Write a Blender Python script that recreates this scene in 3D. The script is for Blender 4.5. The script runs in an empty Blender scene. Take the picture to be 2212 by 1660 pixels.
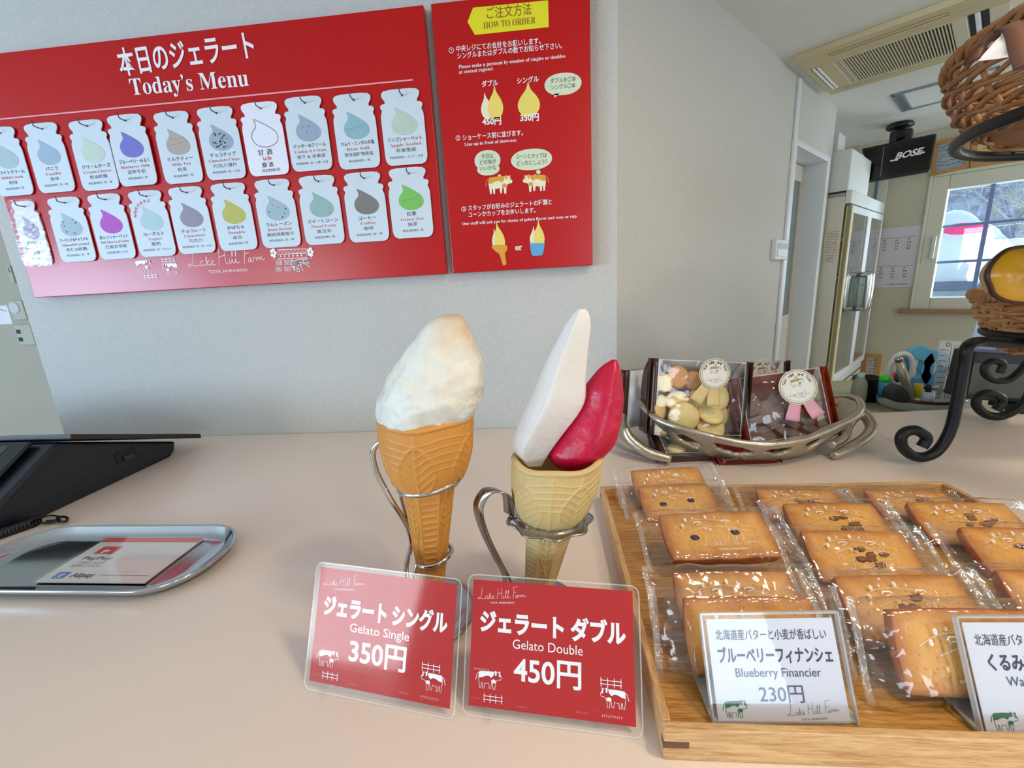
import bpy, bmesh, math, random
import numpy as np
from math import sin, cos, pi, radians, sqrt, atan2
from mathutils import Vector, Matrix, noise
random.seed(7); np.random.seed(7)
SC = bpy.context.scene
COL = SC.collection

# ------------------------------------------------------------------ camera, world, lights, exposure
# Survey units: 1 unit = height of the lens above the counter (0.38 m); the lens is the survey origin.
S = 0.38; CZ = 1.43
IMW, IMH, FPX = 2212, 1660, 927.4156
PITCH, ROLL, YAW, ANG = radians(13.3854), radians(-3.1949), radians(-5.1043), radians(46.7119)
_fw = np.array([sin(YAW)*cos(PITCH), cos(YAW)*cos(PITCH), -sin(PITCH)])
_r0 = np.array([cos(YAW), -sin(YAW), 0.]); _u0 = np.cross(_r0, _fw)
CR = _r0*cos(ROLL)+_u0*sin(ROLL); CU = -_r0*sin(ROLL)+_u0*cos(ROLL); CF = _fw
cd = bpy.data.cameras.new('camera'); cam = bpy.data.objects.new('camera', cd); COL.objects.link(cam)
cd.sensor_width = 36; cd.lens = 36*FPX/IMW; cd.clip_start = .02; cd.clip_end = 300
cam.matrix_world = Matrix(((CR[0], CU[0], -CF[0], 0), (CR[1], CU[1], -CF[1], 0), (CR[2], CU[2], -CF[2], CZ), (0, 0, 0, 1)))
SC.camera = cam
SC.view_settings.view_transform = 'Standard'; SC.view_settings.look = 'None'
SC.view_settings.gamma = 1; SC.view_settings.use_curve_mapping = False
SC.view_settings.exposure = -0.27
SC.cycles.transparent_max_bounces = 24
SC.cycles.max_bounces = 8
SC.cycles.caustics_reflective = False; SC.cycles.caustics_refractive = False
W = bpy.data.worlds.new('overcast_sky'); SC.world = W; W.use_nodes = True
bg = W.node_tree.nodes['Background']; bg.inputs[0].default_value = (.83, .92, 1, 1); bg.inputs[1].default_value = 1.4

def area(name, loc, target, sx, sy, power, col):
    l = bpy.data.lights.new(name, 'AREA'); l.shape = 'RECTANGLE'; l.size = sx*S; l.size_y = sy*S; l.energy = power; l.color = col
    o = bpy.data.objects.new(name, l); COL.objects.link(o)
    a = Vector((loc[0]*S, loc[1]*S, CZ+loc[2]*S)); b = Vector((target[0]*S, target[1]*S, CZ+target[2]*S))
    o.location = a; o.rotation_euler = (b-a).to_track_quat('-Z', 'Y').to_euler(); return o
area('daylight_shop_window', (-9.5, -2.6, .1), (-2, 2, .0), 4.4, 1.9, 100, (.50, .71, 1))
area('daylight_rear_window', (-7.2, -8.2, -.2), (-1, 2, -.4), 3.6, 3.0, 60, (.86, .94, 1))
area('back_room_fill', (9.0, 6.2, .2), (4, 6.6, .5), 3.4, 2.0, 105, (.92, .96, 1))  # unseen lamp added to brighten the back room, fridge and ceiling
sl_ = bpy.data.lights.new('snow_fill_sun', 'SUN'); sl_.energy = 3.5; sl_.angle = .2; sl_.color = (1, .95, .88); so_ = bpy.data.objects.new('snow_fill_sun', sl_); COL.objects.link(so_); so_.rotation_euler = (radians(-20), radians(48), 0)  # sun lamp added to brighten the snow; the sky itself is overcast
area('daylight_front_window', (3.2, -8.0, .3), (.5, 1, -.4), 2.8, 2.2, 26, (.68, .84, 1))
for _x, _y in ((1.3, .35), (3.4, 1.2), (1.9, -2.0), (2.5, -.6)):
    area('ceiling_spot_light', (_x, _y, 1.86), (_x, _y+.05, -1), .3, .3, 5.5, (1, .83, .62))

# ------------------------------------------------------------------ survey helpers
def ray(x, y): return (x-IMW/2)*CR-(y-IMH/2)*CU+FPX*CF
def pz(x, y, z): d = ray(x, y); return d*(z/d[2])
def pyy(x, y, Y): d = ray(x, y); return d*(Y/d[1])
CORN = pz(1332, 918, -1); AD = np.array([cos(ANG), sin(ANG), 0.]); BD = np.array([-sin(ANG), cos(ANG), 0.]); ZD = np.array([0., 0., 1.])
def sbz(s, b, z): return CORN*np.array([1, 1, 0])+AD*s+BD*b+ZD*z
def A3(*p): return np.array(p, float)

class Fr:
    def __init__(s, o, U, V):
        s.o = np.array(o, float); s.U = np.array(U, float)/np.linalg.norm(U)
        V = np.array(V, float); V = V-(V@s.U)*s.U; s.V = V/np.linalg.norm(V); s.N = np.cross(s.U, s.V)
    def pt(s, u, v, w=0.): return s.o+s.U*u+s.V*v+s.N*w
    def px(s, x, y, w=0.):
        d = ray(x, y); o = s.o+s.N*w; P = d*((o@s.N)/(d@s.N))-s.o; return (P@s.U, P@s.V)
    def off(s, w): f = Fr(s.o+s.N*w, s.U, s.V); return f

def pose(x, y, z, yaw, lean):      # a panel whose bottom edge starts at x,y,z
    U = A3(cos(yaw), sin(yaw), 0); h = A3(-sin(yaw), cos(yaw), 0)
    return Fr((x, y, z), U, h*cos(lean)+ZD*sin(lean))

# ------------------------------------------------------------------ materials
def lin(c): return tuple(((v/255)/12.92 if v/255 <= .04045 else ((v/255+.055)/1.055)**2.4) for v in c)
MATS = {}
def mat(name, c, rough=.5, metal=0., spec=.5, bump=0., bs=60., var=0., vs=8., c2=None, coat=0., sss=0., emit=0., stretch=None, detail=4.):
    if name in MATS: return MATS[name]
    m = bpy.data.materials.new(name); m.use_nodes = True; n = m.node_tree.nodes; l = m.node_tree.links
    b = n['Principled BSDF']; c1 = lin(c)+(1,)
    b.inputs['Base Color'].default_value = c1; b.inputs['Roughness'].default_value = rough; b.inputs['Metallic'].default_value = metal
    b.inputs['Specular IOR Level'].default_value = spec
    if coat: b.inputs['Coat Weight'].default_value = coat; b.inputs['Coat Roughness'].default_value = max(.08, rough*.9)
    if sss: b.inputs['Subsurface Weight'].default_value = sss; b.inputs['Subsurface Radius'].default_value = (.01, .008, .006); b.inputs['Subsurface Scale'].default_value = .6
    if emit: b.inputs['Emission Color'].default_value = c1; b.inputs['Emission Strength'].default_value = emit
    tc = n.new('ShaderNodeTexCoord'); mp = n.new('ShaderNodeMapping'); l.new(tc.outputs['Object'], mp.inputs[0])
    if stretch: mp.inputs['Scale'].default_value = stretch
    nz = n.new('ShaderNodeTexNoise'); nz.inputs['Scale'].default_value = vs; nz.inputs['Detail'].default_value = detail; l.new(mp.outputs[0], nz.inputs[0])
    mx = n.new('ShaderNodeMix'); mx.data_type = 'RGBA'
    k = max(var, .03)
    e2 = (lin(c2)+(1,)) if c2 else tuple(v*(1-k) for v in c1[:3])+(1,)
    mx.inputs[6].default_value = c1; mx.inputs[7].default_value = e2
    rp = n.new('ShaderNodeMapRange'); rp.inputs[1].default_value = .3; rp.inputs[2].default_value = .7; l.new(nz.outputs[0], rp.inputs[0])
    l.new(rp.outputs[0], mx.inputs[0]); l.new(mx.outputs[2], b.inputs['Base Color'])
    if bump:
        n2 = n.new('ShaderNodeTexNoise'); n2.inputs['Scale'].default_value = bs; n2.inputs['Detail'].default_value = 3; l.new(mp.outputs[0], n2.inputs[0])
        bp = n.new('ShaderNodeBump'); bp.inputs['Strength'].default_value = bump; bp.inputs['Distance'].default_value = .002
        l.new(n2.outputs[0], bp.inputs['Height']); l.new(bp.outputs[0], b.inputs['Normal'])
    MATS[name] = m; return m

def film(name, tint=(255, 255, 255), haze=.04, boost=1.3, rough=.07, bump=.0, bs=30., dcol=(237, 237, 237)):
    if name in MATS: return MATS[name]
    m = bpy.data.materials.new(name); m.use_nodes = True; n = m.node_tree.nodes; l = m.node_tree.links
    n.remove(n['Principled BSDF']); out = n['Material Output']
    tr = n.new('ShaderNodeBsdfTransparent'); tr.inputs[0].default_value = lin(tint)+(1,)
    gl = n.new('ShaderNodeBsdfGlossy'); gl.inputs['Roughness'].default_value = rough; gl.inputs[0].default_value = (1, 1, 1, 1)
    df = n.new('ShaderNodeBsdfDiffuse'); df.inputs[0].default_value = lin(dcol)+(1,)
    fr = n.new('ShaderNodeFresnel'); ge = n.new('ShaderNodeNewGeometry')
    io = n.new('ShaderNodeMapRange'); io.inputs[3].default_value = 1.45; io.inputs[4].default_value = 1/1.45; l.new(ge.outputs['Backfacing'], io.inputs[0]); l.new(io.outputs[0], fr.inputs[0])
    mu = n.new('ShaderNodeMath'); mu.operation = 'MULTIPLY'; mu.inputs[1].default_value = boost; mu.use_clamp = True; l.new(fr.outputs[0], mu.inputs[0])
    m1 = n.new('ShaderNodeMixShader'); l.new(mu.outputs[0], m1.inputs[0]); l.new(tr.outputs[0], m1.inputs[1]); l.new(gl.outputs[0], m1.inputs[2])
    m2 = n.new('ShaderNodeMixShader'); m2.inputs[0].default_value = haze; l.new(m1.outputs[0], m2.inputs[1]); l.new(df.outputs[0], m2.inputs[2])
    l.new(m2.outputs[0], out.inputs[0])
    if bump:
        tc = n.new('ShaderNodeTexCoord'); nz = n.new('ShaderNodeTexNoise'); nz.inputs['Scale'].default_value = bs; l.new(tc.outputs['Object'], nz.inputs[0])
        bp = n.new('ShaderNodeBump'); bp.inputs['Strength'].default_value = bump; bp.inputs['Distance'].default_value = .004
        l.new(nz.outputs[0], bp.inputs['Height']); l.new(bp.outputs[0], gl.inputs['Normal'])
    MATS[name] = m; return m

def wood(name, ca, cb, stretch, scale=9., rough=.45, coat=0.):
    if name in MATS: return MATS[name]
    m = bpy.data.materials.new(name); m.use_nodes = True; n = m.node_tree.nodes; l = m.node_tree.links; b = n['Principled BSDF']
    tc = n.new('ShaderNodeTexCoord'); mp = n.new('ShaderNodeMapping'); mp.inputs['Scale'].default_value = stretch; l.new(tc.outputs['Object'], mp.inputs[0])
    nz = n.new('ShaderNodeTexNoise'); nz.inputs['Scale'].default_value = scale; nz.inputs['Detail'].default_value = 7; nz.inputs['Roughness'].default_value = .62; l.new(mp.outputs[0], nz.inputs[0])
    wv = n.new('ShaderNodeTexNoise'); wv.inputs['Scale'].default_value = scale*4; l.new(mp.outputs[0], wv.inputs[0])
    ad = n.new('ShaderNodeMath'); ad.operation = 'MULTIPLY_ADD'; ad.inputs[1].default_value = .35; l.new(wv.outputs[0], ad.inputs[0]); l.new(nz.outputs[0], ad.inputs[2])
    rp = n.new('ShaderNodeValToRGB'); rp.color_ramp.elements[0].position = .45; rp.color_ramp.elements[1].position = .82
    rp.color_ramp.elements[0].color = lin(cb)+(1,); rp.color_ramp.elements[1].color = lin(ca)+(1,)
    l.new(ad.outputs[0], rp.inputs[0]); l.new(rp.outputs[0], b.inputs['Base Color']); b.inputs['Roughness'].default_value = rough
    if coat: b.inputs['Coat Weight'].default_value = coat
    bp = n.new('ShaderNodeBump'); bp.inputs['Strength'].default_value = .25; bp.inputs['Distance'].default_value = .001; l.new(ad.outputs[0], bp.inputs['Height']); l.new(bp.outputs[0], b.inputs['Normal'])
    MATS[name] = m; return m

def attrmat(name, ca, cb, rough=.6, bump=.3, bs=90., spots=None, sss=0.):
    """colour runs from ca to cb by the mesh attribute 'brown' (baked crust; on the gelato also its warm-lit side), broken up with noise"""
    if name in MATS: return MATS[name]
    m = bpy.data.materials.new(name); m.use_nodes = True; n = m.node_tree.nodes; l = m.node_tree.links; b = n['Principled BSDF']
    at = n.new('ShaderNodeAttribute'); at.attribute_name = 'brown'
    tc = n.new('ShaderNodeTexCoord'); nz = n.new('ShaderNodeTexNoise'); nz.inputs['Scale'].default_value = 55; nz.inputs['Detail'].default_value = 5; l.new(tc.outputs['Object'], nz.inputs[0])
    ad = n.new('ShaderNodeMath'); ad.operation = 'MULTIPLY_ADD'; ad.inputs[1].default_value = .9; ad.inputs[2].default_value = -.43; l.new(nz.outputs[0], ad.inputs[0])
    a2 = n.new('ShaderNodeMath'); a2.operation = 'ADD'; a2.use_clamp = True; l.new(ad.outputs[0], a2.inputs[0]); l.new(at.outputs['Fac'], a2.inputs[1])
    mx = n.new('ShaderNodeMix'); mx.data_type = 'RGBA'; mx.inputs[6].default_value = lin(ca)+(1,); mx.inputs[7].default_value = lin(cb)+(1,)
    l.new(a2.outputs[0], mx.inputs[0]); last = mx.outputs[2]
    if spots:
        vo = n.new('ShaderNodeTexVoronoi'); vo.inputs['Scale'].default_value = 190; l.new(tc.outputs['Object'], vo.inputs[0])
        lt = n.new('ShaderNodeMapRange'); lt.inputs[1].default_value = .14; lt.inputs[2].default_value = .22; lt.inputs[3].default_value = .8; lt.inputs[4].default_value = 0; l.new(vo.outputs[0], lt.inputs[0])
        m2 = n.new('ShaderNodeMix'); m2.data_type = 'RGBA'; m2.inputs[7].default_value = lin(spots)+(1,); l.new(last, m2.inputs[6]); l.new(lt.outputs[0], m2.inputs[0]); last = m2.outputs[2]
    l.new(last, b.inputs['Base Color']); b.inputs['Roughness'].default_value = rough
    if sss: b.inputs['Subsurface Weight'].default_value = sss; b.inputs['Subsurface Scale'].default_value = .01
    n2 = n.new('ShaderNodeTexNoise'); n2.inputs['Scale'].default_value = bs; n2.inputs['Detail'].default_value = 4; l.new(tc.outputs['Object'], n2.inputs[0])
    bp = n.new('ShaderNodeBump'); bp.inputs['Strength'].default_value = bump; bp.inputs['Distance'].default_value = .003; l.new(n2.outputs[0], bp.inputs['Height']); l.new(bp.outputs[0], b.inputs['Normal'])
    MATS[name] = m; return m

# ------------------------------------------------------------------ mesh builder
def spline(p, n=6, closed=False):
    p = [np.array(q, float) for q in p]; out = []; N = len(p)
    rng = range(N if closed else N-1)
    for i in rng:
        a, b, c, d = (p[(i-1) % N], p[i], p[(i+1) % N], p[(i+2) % N]) if closed else (p[max(i-1, 0)], p[i], p[i+1], p[min(i+2, N-1)])
        for k in range(n):
            t = k/n; out.append(.5*((2*b)+(-a+c)*t+(2*a-5*b+4*c-d)*t*t+(-a+3*b-3*c+d)*t**3))
    if not closed: out.append(p[-1])
    return out

_tx = {}
def glyphs(s, off=0., res=2):
    k = (s, off, res)
    if k not in _tx:
        c = bpy.data.curves.new('t', 'FONT'); c.body = s; c.fill_mode = 'FRONT'; c.offset = off; c.resolution_u = res
        o = bpy.data.objects.new('t', c); me = o.to_mesh()
        v = np.array([q.co[:2] for q in me.vertices]).reshape(-1, 2); f = [tuple(q.vertices) for q in me.polygons]
        o.to_mesh_clear(); bpy.data.objects.remove(o); bpy.data.curves.remove(c)
        _tx[k] = (v, f)
    return _tx[k]
def serif(s):
    o = ''
    for ch in s:
        if 'A' <= ch <= 'Z': o += chr(0x1D400+ord(ch)-65)
        elif 'a' <= ch <= 'z': o += chr(0x1D41A+ord(ch)-97)
        else: o += ch
    return o

class MB:
    def __init__(s, m=None, smooth=False): s.v = []; s.f = []; s.m = []; s.s = []; s.mats = []; s.br = []; s.use(m, smooth)
    def use(s, m, smooth=None):
        if m is not None:
            if m not in s.mats: s.mats.append(m)
            s.c = s.mats.index(m)
        else: s.c = 0
        if smooth is not None: s.sm = smooth
        return s
    def add(s, v, f, br=None):
        b = len(s.v); s.v.extend(np.asarray(q, float) for q in v); s.br.extend(br if br is not None else [0.]*len(v))
        for q in f: s.f.append(tuple(i+b for i in q)); s.m.append(s.c); s.s.append(s.sm)
        return s
    def hexa(s, p): return s.add(p, [(0, 3, 2, 1), (4, 5, 6, 7), (0, 1, 5, 4), (1, 2, 6, 5), (2, 3, 7, 6), (3, 0, 4, 7)])
    def box(s, a, b):
        (x0, y0, z0), (x1, y1, z1) = a, b
        return s.hexa([A3(x0, y0, z0), A3(x1, y0, z0), A3(x1, y1, z0), A3(x0, y1, z0), A3(x0, y0, z1), A3(x1, y0, z1), A3(x1, y1, z1), A3(x0, y1, z1)])
    def fbox(s, fr, u0, u1, v0, v1, w0, w1):
        return s.hexa([fr.pt(u0, v0, w0), fr.pt(u1, v0, w0), fr.pt(u1, v1, w0), fr.pt(u0, v1, w0), fr.pt(u0, v0, w1), fr.pt(u1, v0, w1), fr.pt(u1, v1, w1), fr.pt(u0, v1, w1)])
    def sbox(s, s0, s1, b0, b1, z0, z1):
        return s.hexa([sbz(s0, b0, z0), sbz(s1, b0, z0), sbz(s1, b1, z0), sbz(s0, b1, z0), sbz(s0, b0, z1), sbz(s1, b0, z1), sbz(s1, b1, z1), sbz(s0, b1, z1)])
    def flat(s, fr, poly, w=0.): return s.add([fr.pt(u, v, w) for u, v in poly], [tuple(range(len(poly)))])
    def prism(s, fr, poly, w0, w1):
        n = len(poly); v = [fr.pt(u, q, w0) for u, q in poly]+[fr.pt(u, q, w1) for u, q in poly]
        return s.add(v, [tuple(range(n))[::-1], tuple(range(n, 2*n))]+[(i, (i+1) % n, n+(i+1) % n, n+i) for i in range(n)])
    def stroke(s, fr, pts, wd, w=0., closed=False):
        p = [np.array(q, float) for q in pts]; n = len(p); L = []; R = []
        for i in range(n):
            a = p[(i-1) % n] if (closed or i > 0) else p[i]; b = p[(i+1) % n] if (closed or i < n-1) else p[i]
            t = b-a; t = t/(np.linalg.norm(t)+1e-9); q = np.array([-t[1], t[0]])*wd/2; L.append(p[i]+q); R.append(p[i]-q)
        v = [fr.pt(*q, w) for q in L]+[fr.pt(*q, w) for q in R]
        return s.add(v, [(i, (i+1) % n, n+(i+1) % n, n+i) for i in range(n if closed else n-1)])
    def disc(s, fr, u, v, ru, rv=None, w=0., n=20, ring=None):
        rv = rv or ru; P = [(u+ru*cos(2*pi*k/n), v+rv*sin(2*pi*k/n)) for k in range(n)]
        if ring: return s.stroke(fr, P, ring, w, True)
        return s.flat(fr, P, w)
    def text(s, fr, t, p0, p1, em, w=.001, bold=0., res=2, sh=0.):
        """text on a surface: baseline from p0 to p1 (frame coordinates), stretched to span it"""
        v, f = glyphs(t, bold, res)
        if not len(v): return s
        p0 = np.array(p0, float); d = np.array(p1, float)-p0; L = np.linalg.norm(d); d /= L; q = np.array([-d[1], d[0]])
        x0, x1 = v[:, 0].min(), v[:, 0].max(); k = L/(x1-x0)
        return s.add([fr.pt(*(p0+d*((a-x0)*k+sh*b*em)+q*b*em), w) for a, b in v], f)
    def grid(s, P, cu=False, cv=False, br=None):
        P = np.asarray(P); nu, nv = P.shape[:2]; f = []
        for i in range(nu if cu else nu-1):
            for j in range(nv if cv else nv-1):
                f.append((i*nv+j, ((i+1) % nu)*nv+j, ((i+1) % nu)*nv+(j+1) % nv, i*nv+(j+1) % nv))
        return s.add(list(P.reshape(-1, 3)), f, None if br is None else list(np.asarray(br).reshape(-1)))
    def tube(s, path, r, n=8, closed=False, cap=True, flat=1.):
        p = [np.array(q, float) for q in path]; N = len(p); r = r if hasattr(r, '__len__') else [r]*N; V = []
        up = None
        for i in range(N):
            a = p[(i-1) % N] if (closed or i) else p[i]; b = p[(i+1) % N] if (closed or i < N-1) else p[i]
            t = b-a; t = t/(np.linalg.norm(t)+1e-12)
            if up is None:
                up = A3(0, 0, 1) if abs(t[2]) < .9 else A3(1, 0, 0)
            x = np.cross(t, up); x /= np.linalg.norm(x)+1e-12; y = np.cross(x, t); up = y
            V.append([p[i]+r[i]*(cos(2*pi*k/n)*x+flat*sin(2*pi*k/n)*y) for k in range(n)])
        s.grid(V, closed, True)
        if cap and not closed:
            b = len(s.v); s.f.append(tuple(range(b-n, b))); s.f.append(tuple(range(b-N*n, b-N*n+n))[::-1]); s.m += [s.c]*2; s.s += [False]*2
        return s
    def lathe(s, prof, c, n=40, ax=None, sx=1., sy=1.):
        """prof [(r,z)]; c centre (z added)"""
        c = A3(*c); V = [[c+A3(r*cos(2*pi*k/n)*sx, r*sin(2*pi*k/n)*sy, z) for k in range(n)] for r, z in prof]
        return s.grid(V, False, True)
    def ball(s, c, rx, ry, rz, n=12, m=8, amp=0., seed=0, fq=4.):
        c = A3(*c); V = []
        for i in range(m+1):
            th = pi*i/m; row = []
            for k in range(n):
                d = A3(sin(th)*cos(2*pi*k/n), sin(th)*sin(2*pi*k/n), cos(th)); q = 1+(amp*noise.noise(Vector(d*fq/2+seed)) if amp else 0)
                row.append(c+A3(d[0]*rx, d[1]*ry, d[2]*rz)*q)
            V.append(row)
        return s.grid(V, False, True)
    def build(s, name, parent=None, org=None, recalc=True, bevel=0., seg=2, sub=0, solid=0., merge=False):
        o0 = ORG[parent.name] if parent is not None else (np.array(org, float) if org is not None else A3(*[(min(q[k] for q in s.v)+max(q[k] for q in s.v))/2 for k in (0, 1)], min(q[2] for q in s.v)))
        me = bpy.data.meshes.new(name); V = (np.array(s.v)-o0)*S
        me.from_pydata(V.tolist(), [], s.f)
        for m in s.mats: me.materials.append(m)
        me.polygons.foreach_set('material_index', s.m); me.polygons.foreach_set('use_smooth', s.s)
        if any(s.br):
            at = me.attributes.new('brown', 'FLOAT', 'POINT'); at.data.foreach_set('value', [float(x) for x in s.br])
        if recalc or merge:
            bm = bmesh.new(); bm.from_mesh(me)
            if merge: bmesh.ops.remove_doubles(bm, verts=bm.verts, dist=1e-5)
            bmesh.ops.recalc_face_normals(bm, faces=bm.faces); bm.to_mesh(me); bm.free()
        me.validate(); me.update()
        o = bpy.data.objects.new(name, me); COL.objects.link(o)
        if parent is not None: o.parent = parent
        else: o.location = (o0[0]*S, o0[1]*S, CZ+o0[2]*S)
        ORG[o.name] = o0
        if solid: q = o.modifiers.new('so', 'SOLIDIFY'); q.thickness = solid*S; q.offset = 0
        if bevel: q = o.modifiers.new('b', 'BEVEL'); q.width = bevel*S; q.segments = seg; q.limit_method = 'ANGLE'
        if sub: q = o.modifiers.new('s', 'SUBSURF'); q.levels = sub; q.render_levels = sub
        return o
ORG = {}
def thing(name, label, cat, org, group=None):
    o = bpy.data.objects.new(name, None); COL.objects.link(o); org = A3(*org); o.location = (org[0]*S, org[1]*S, CZ+org[2]*S); ORG[o.name] = org
    o.empty_display_size = .02
    return tag(o, label, cat, group)
def tag(o, label, cat, group=None):
    o['label'] = label; o['category'] = cat
    if group: o['group'] = group
    return o
def struct(o): o['kind'] = 'structure'; return o
def rrect(u0, u1, v0, v1, r, n=5):
    P = []
    for cx, cy, a in ((u1-r, v1-r, 0), (u0+r, v1-r, 90), (u0+r, v0+r, 180), (u1-r, v0+r, 270)):
        for k in range(n+1): t = radians(a+90*k/n); P.append((cx+r*cos(t), cy+r*sin(t)))
    return P

# ------------------------------------------------------------------ flat artwork shared by boards, cards and signs
SCRIPT = [[(1.0, 2.3), (.85, 1.2), (.6, .45), (.2, .2), (0, .35), (.3, .5), (.8, .25), (1.5, .3)],
 [(2.1, .75), (1.75, .7), (1.6, .35), (1.85, .2), (2.1, .5), (2.15, .75), (2.1, .3), (2.35, .3)],
 [(2.35, .3), (2.6, 1.35), (2.5, .2)], [(2.9, .8), (2.55, .5), (2.95, .2)],
 [(2.95, .2), (3.1, .45), (3.4, .6), (3.3, .8), (3.1, .55), (3.25, .25), (3.6, .3)],
 [(4.3, 2.1), (4.25, 1.2), (4.0, .2)], [(4.1, 1.1), (5.0, 1.3)], [(5.15, 2.2), (5.0, 1.2), (5.0, .3), (5.3, .4)],
 [(5.45, .9), (5.45, .3), (5.7, .45)], [(5.48, 1.2), (5.52, 1.3)],
 [(5.7, .45), (6.0, 1.5), (5.95, 1.7), (5.85, 1.0), (5.9, .35), (6.15, .4)],
 [(6.15, .4), (6.45, 1.55), (6.4, 1.75), (6.3, 1.0), (6.35, .35), (6.8, .45)],
 [(7.6, 2.2), (7.5, 1.2), (7.3, .2)], [(7.4, 2.3), (8.5, 2.5)], [(7.45, 1.3), (8.1, 1.45)],
 [(8.2, .85), (7.95, .75), (7.85, .45), (8.05, .35), (8.25, .8), (8.25, .4), (8.5, .5)],
 [(8.5, .5), (8.6, .9), (8.65, .75), (8.9, .85)],
 [(8.9, .85), (8.95, .45), (9.05, .75), (9.25, .85), (9.3, .5), (9.4, .8), (9.6, .85), (9.65, .5), (10.0, .7)]]
SCRIPT = [spline(q, 4) for q in SCRIPT]
def put(p0, p1):                     # maps a unit drawing whose base runs p0 -> p1 (length 1)
    p0 = np.array(p0, float); d = np.array(p1, float)-p0; q = np.array([-d[1], d[0]])
    return lambda x, y: tuple(p0+d*x+q*y)
def farm_logo(mb, fr, p0, p1, m, w=.001, th=.075, sub=True):
    f = put(p0, p1); L = np.linalg.norm(np.array(p1)-np.array(p0)); mb.use(m)
    for q in SCRIPT: mb.stroke(fr, [f(a/10, b/10) for a, b in q], th*L/10, w)
    if sub: mb.text(fr, 'TOYA, HOKKAIDO', f(.25, -.07), f(.75, -.07), L*.048, w)
COWB = [(.10, .90), (.45, .93), (.72, .92), (.74, 1.0), (.80, .93), (.88, .93), (.94, .97), (.93, .85), (1.0, .66), (.97, .56), (.88, .55), (.80, .50), (.76, .38), (.74, .05), (.67, .05), (.64, .35),
 (.60, .38), (.57, .08), (.51, .08), (.48, .36), (.36, .30), (.32, .35), (.30, .06), (.24, .06), (.22, .32), (.19, .36), (.17, .07), (.11, .07), (.08, .40), (.06, .6), (.08, .8)]
COWP = [(.10, .90), (.45, .93), (.70, .92), (.68, .76), (.58, .62), (.48, .72), (.36, .70), (.2, .60), (.08, .58), (.07, .75)]
COWH = [(.72, .92), (.74, 1.0), (.80, .93), (.80, .78), (.74, .74)]
COWN = [(.88, .93), (.94, .97), (.93, .85), (.985, .70), (.90, .72)]
def cow(mb, fr, p0, p1, body, patch, w=.001, flip=False, line=False, nose=None):
    g = put(p0, p1); f = (lambda x, y: g(1-x, y*.72)) if flip else (lambda x, y: g(x, y*.72)); L = np.linalg.norm(np.array(p1)-np.array(p0))
    sp = [(.68+.095*cos(2*pi*k/14), .46+.1*sin(2*pi*k/14)) for k in range(14)]
    if line: mb.use(patch); mb.stroke(fr, [f(*q) for q in COWB], .017*L, w, True)
    else: mb.use(body); mb.flat(fr, [f(*q) for q in COWB], w)
    mb.use(patch)
    for P in (COWP, COWH, COWN, sp): mb.flat(fr, [f(*q) for q in P], w+.0008)
    mb.stroke(fr, [f(*q) for q in spline([(.08, .84), (.0, .74), (-.04, .52), (-.07, .46)], 4)], .022*L, w)
def fence(mb, fr, p0, p1, m, w=.001):
    f = put(p0, p1); L = np.linalg.norm(np.array(p1)-np.array(p0)); mb.use(m)
    for y in (.1, .26): mb.stroke(fr, [f(0, y), f(1, y)], .032*L, w)
    for x in (.04, .35, .65, .96): mb.stroke(fr, [f(x, -.03), f(x, .38)], .03*L, w+.0003)
def grass(mb, fr, p0, p1, n, m, w=.001):
    f = put(p0, p1); L = np.linalg.norm(np.array(p1)-np.array(p0)); mb.use(m)
    for k in range(n): x = k/max(n-1, 1); mb.stroke(fr, [f(x-.02, 0), f(x+.03, .12)], .018*L, w)
TEAR = [(-.62, 1.0), (-.30, .86), (.1, .62), (.55, .32), (.88, -.02), (.98, -.38), (.80, -.74), (.40, -.95), (-.05, -1.0), (-.52, -.90), (-.86, -.62), (-.98, -.22), (-.86, .14), (-.60, .42), (-.55, .66)]
TEAR = [tuple(q) for q in spline(TEAR, 3, True)]
FLAME = [tuple(q) for q in spline([(0, 1.15), (.2, .72), (.7, .25), (.95, -.2), (.85, -.62), (.45, -.95), (0, -1), (-.45, -.95), (-.85, -.62), (-.95, -.2), (-.7, .25), (-.2, .72)], 3, True)]
def shape(mb, fr, pts, c, su, sv, m, w=.001, rot=0.):
    ca, sa = cos(rot), sin(rot)
    mb.use(m); mb.flat(fr, [(c[0]+su*x*ca-sv*y*sa, c[1]+su*x*sa+sv*y*ca) for x, y in pts], w)

# ------------------------------------------------------------------ shared materials
WALLC = (205, 206, 202)
m_wall = mat('wallpaper', WALLC, .85, bump=1., bs=300, var=.09, vs=230, detail=2)
m_far = mat('far_wallpaper', (203, 199, 176), .85, bump=.25, bs=420, var=.03)
m_ceil = mat('ceiling_paper', (228, 230, 225), .9, bump=.25, bs=400)
m_counter = mat('counter_laminate', (238, 222, 209), .3, bump=.02, bs=500, var=.03, vs=300)
m_red = mat('red_board_print', (190, 2, 6), .28, spec=.25, coat=.42, bump=.05, bs=600, var=.06)
m_redpaper = mat('red_paper', (182, 2, 8), .6, spec=.2)
m_white = mat('white_print', (245, 245, 248), .4, coat=.3)
m_card = mat('daylit_card', (212, 226, 236), .5)  # white card stock with the blue daylight put into its colour
m_dark = mat('dark_print', (52, 56, 66), .5)
m_redtx = mat('red_print', (196, 70, 66), .5)
m_yel = mat('yellow_print', (232, 226, 30), .5)
m_brn = mat('brown_print', (150, 100, 25), .5)
m_cream = mat('cream_print', (240, 236, 205), .5)
m_pyel = mat('pale_yellow_print', (240, 220, 110), .5)
m_or = mat('orange_print', (226, 160, 50), .5)
m_grn = mat('pale_green_print', (216, 228, 200), .5)
m_blue = mat('blue_print', (90, 170, 220), .5)
m_dgrn = mat('green_print', (36, 110, 70), .5)
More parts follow.
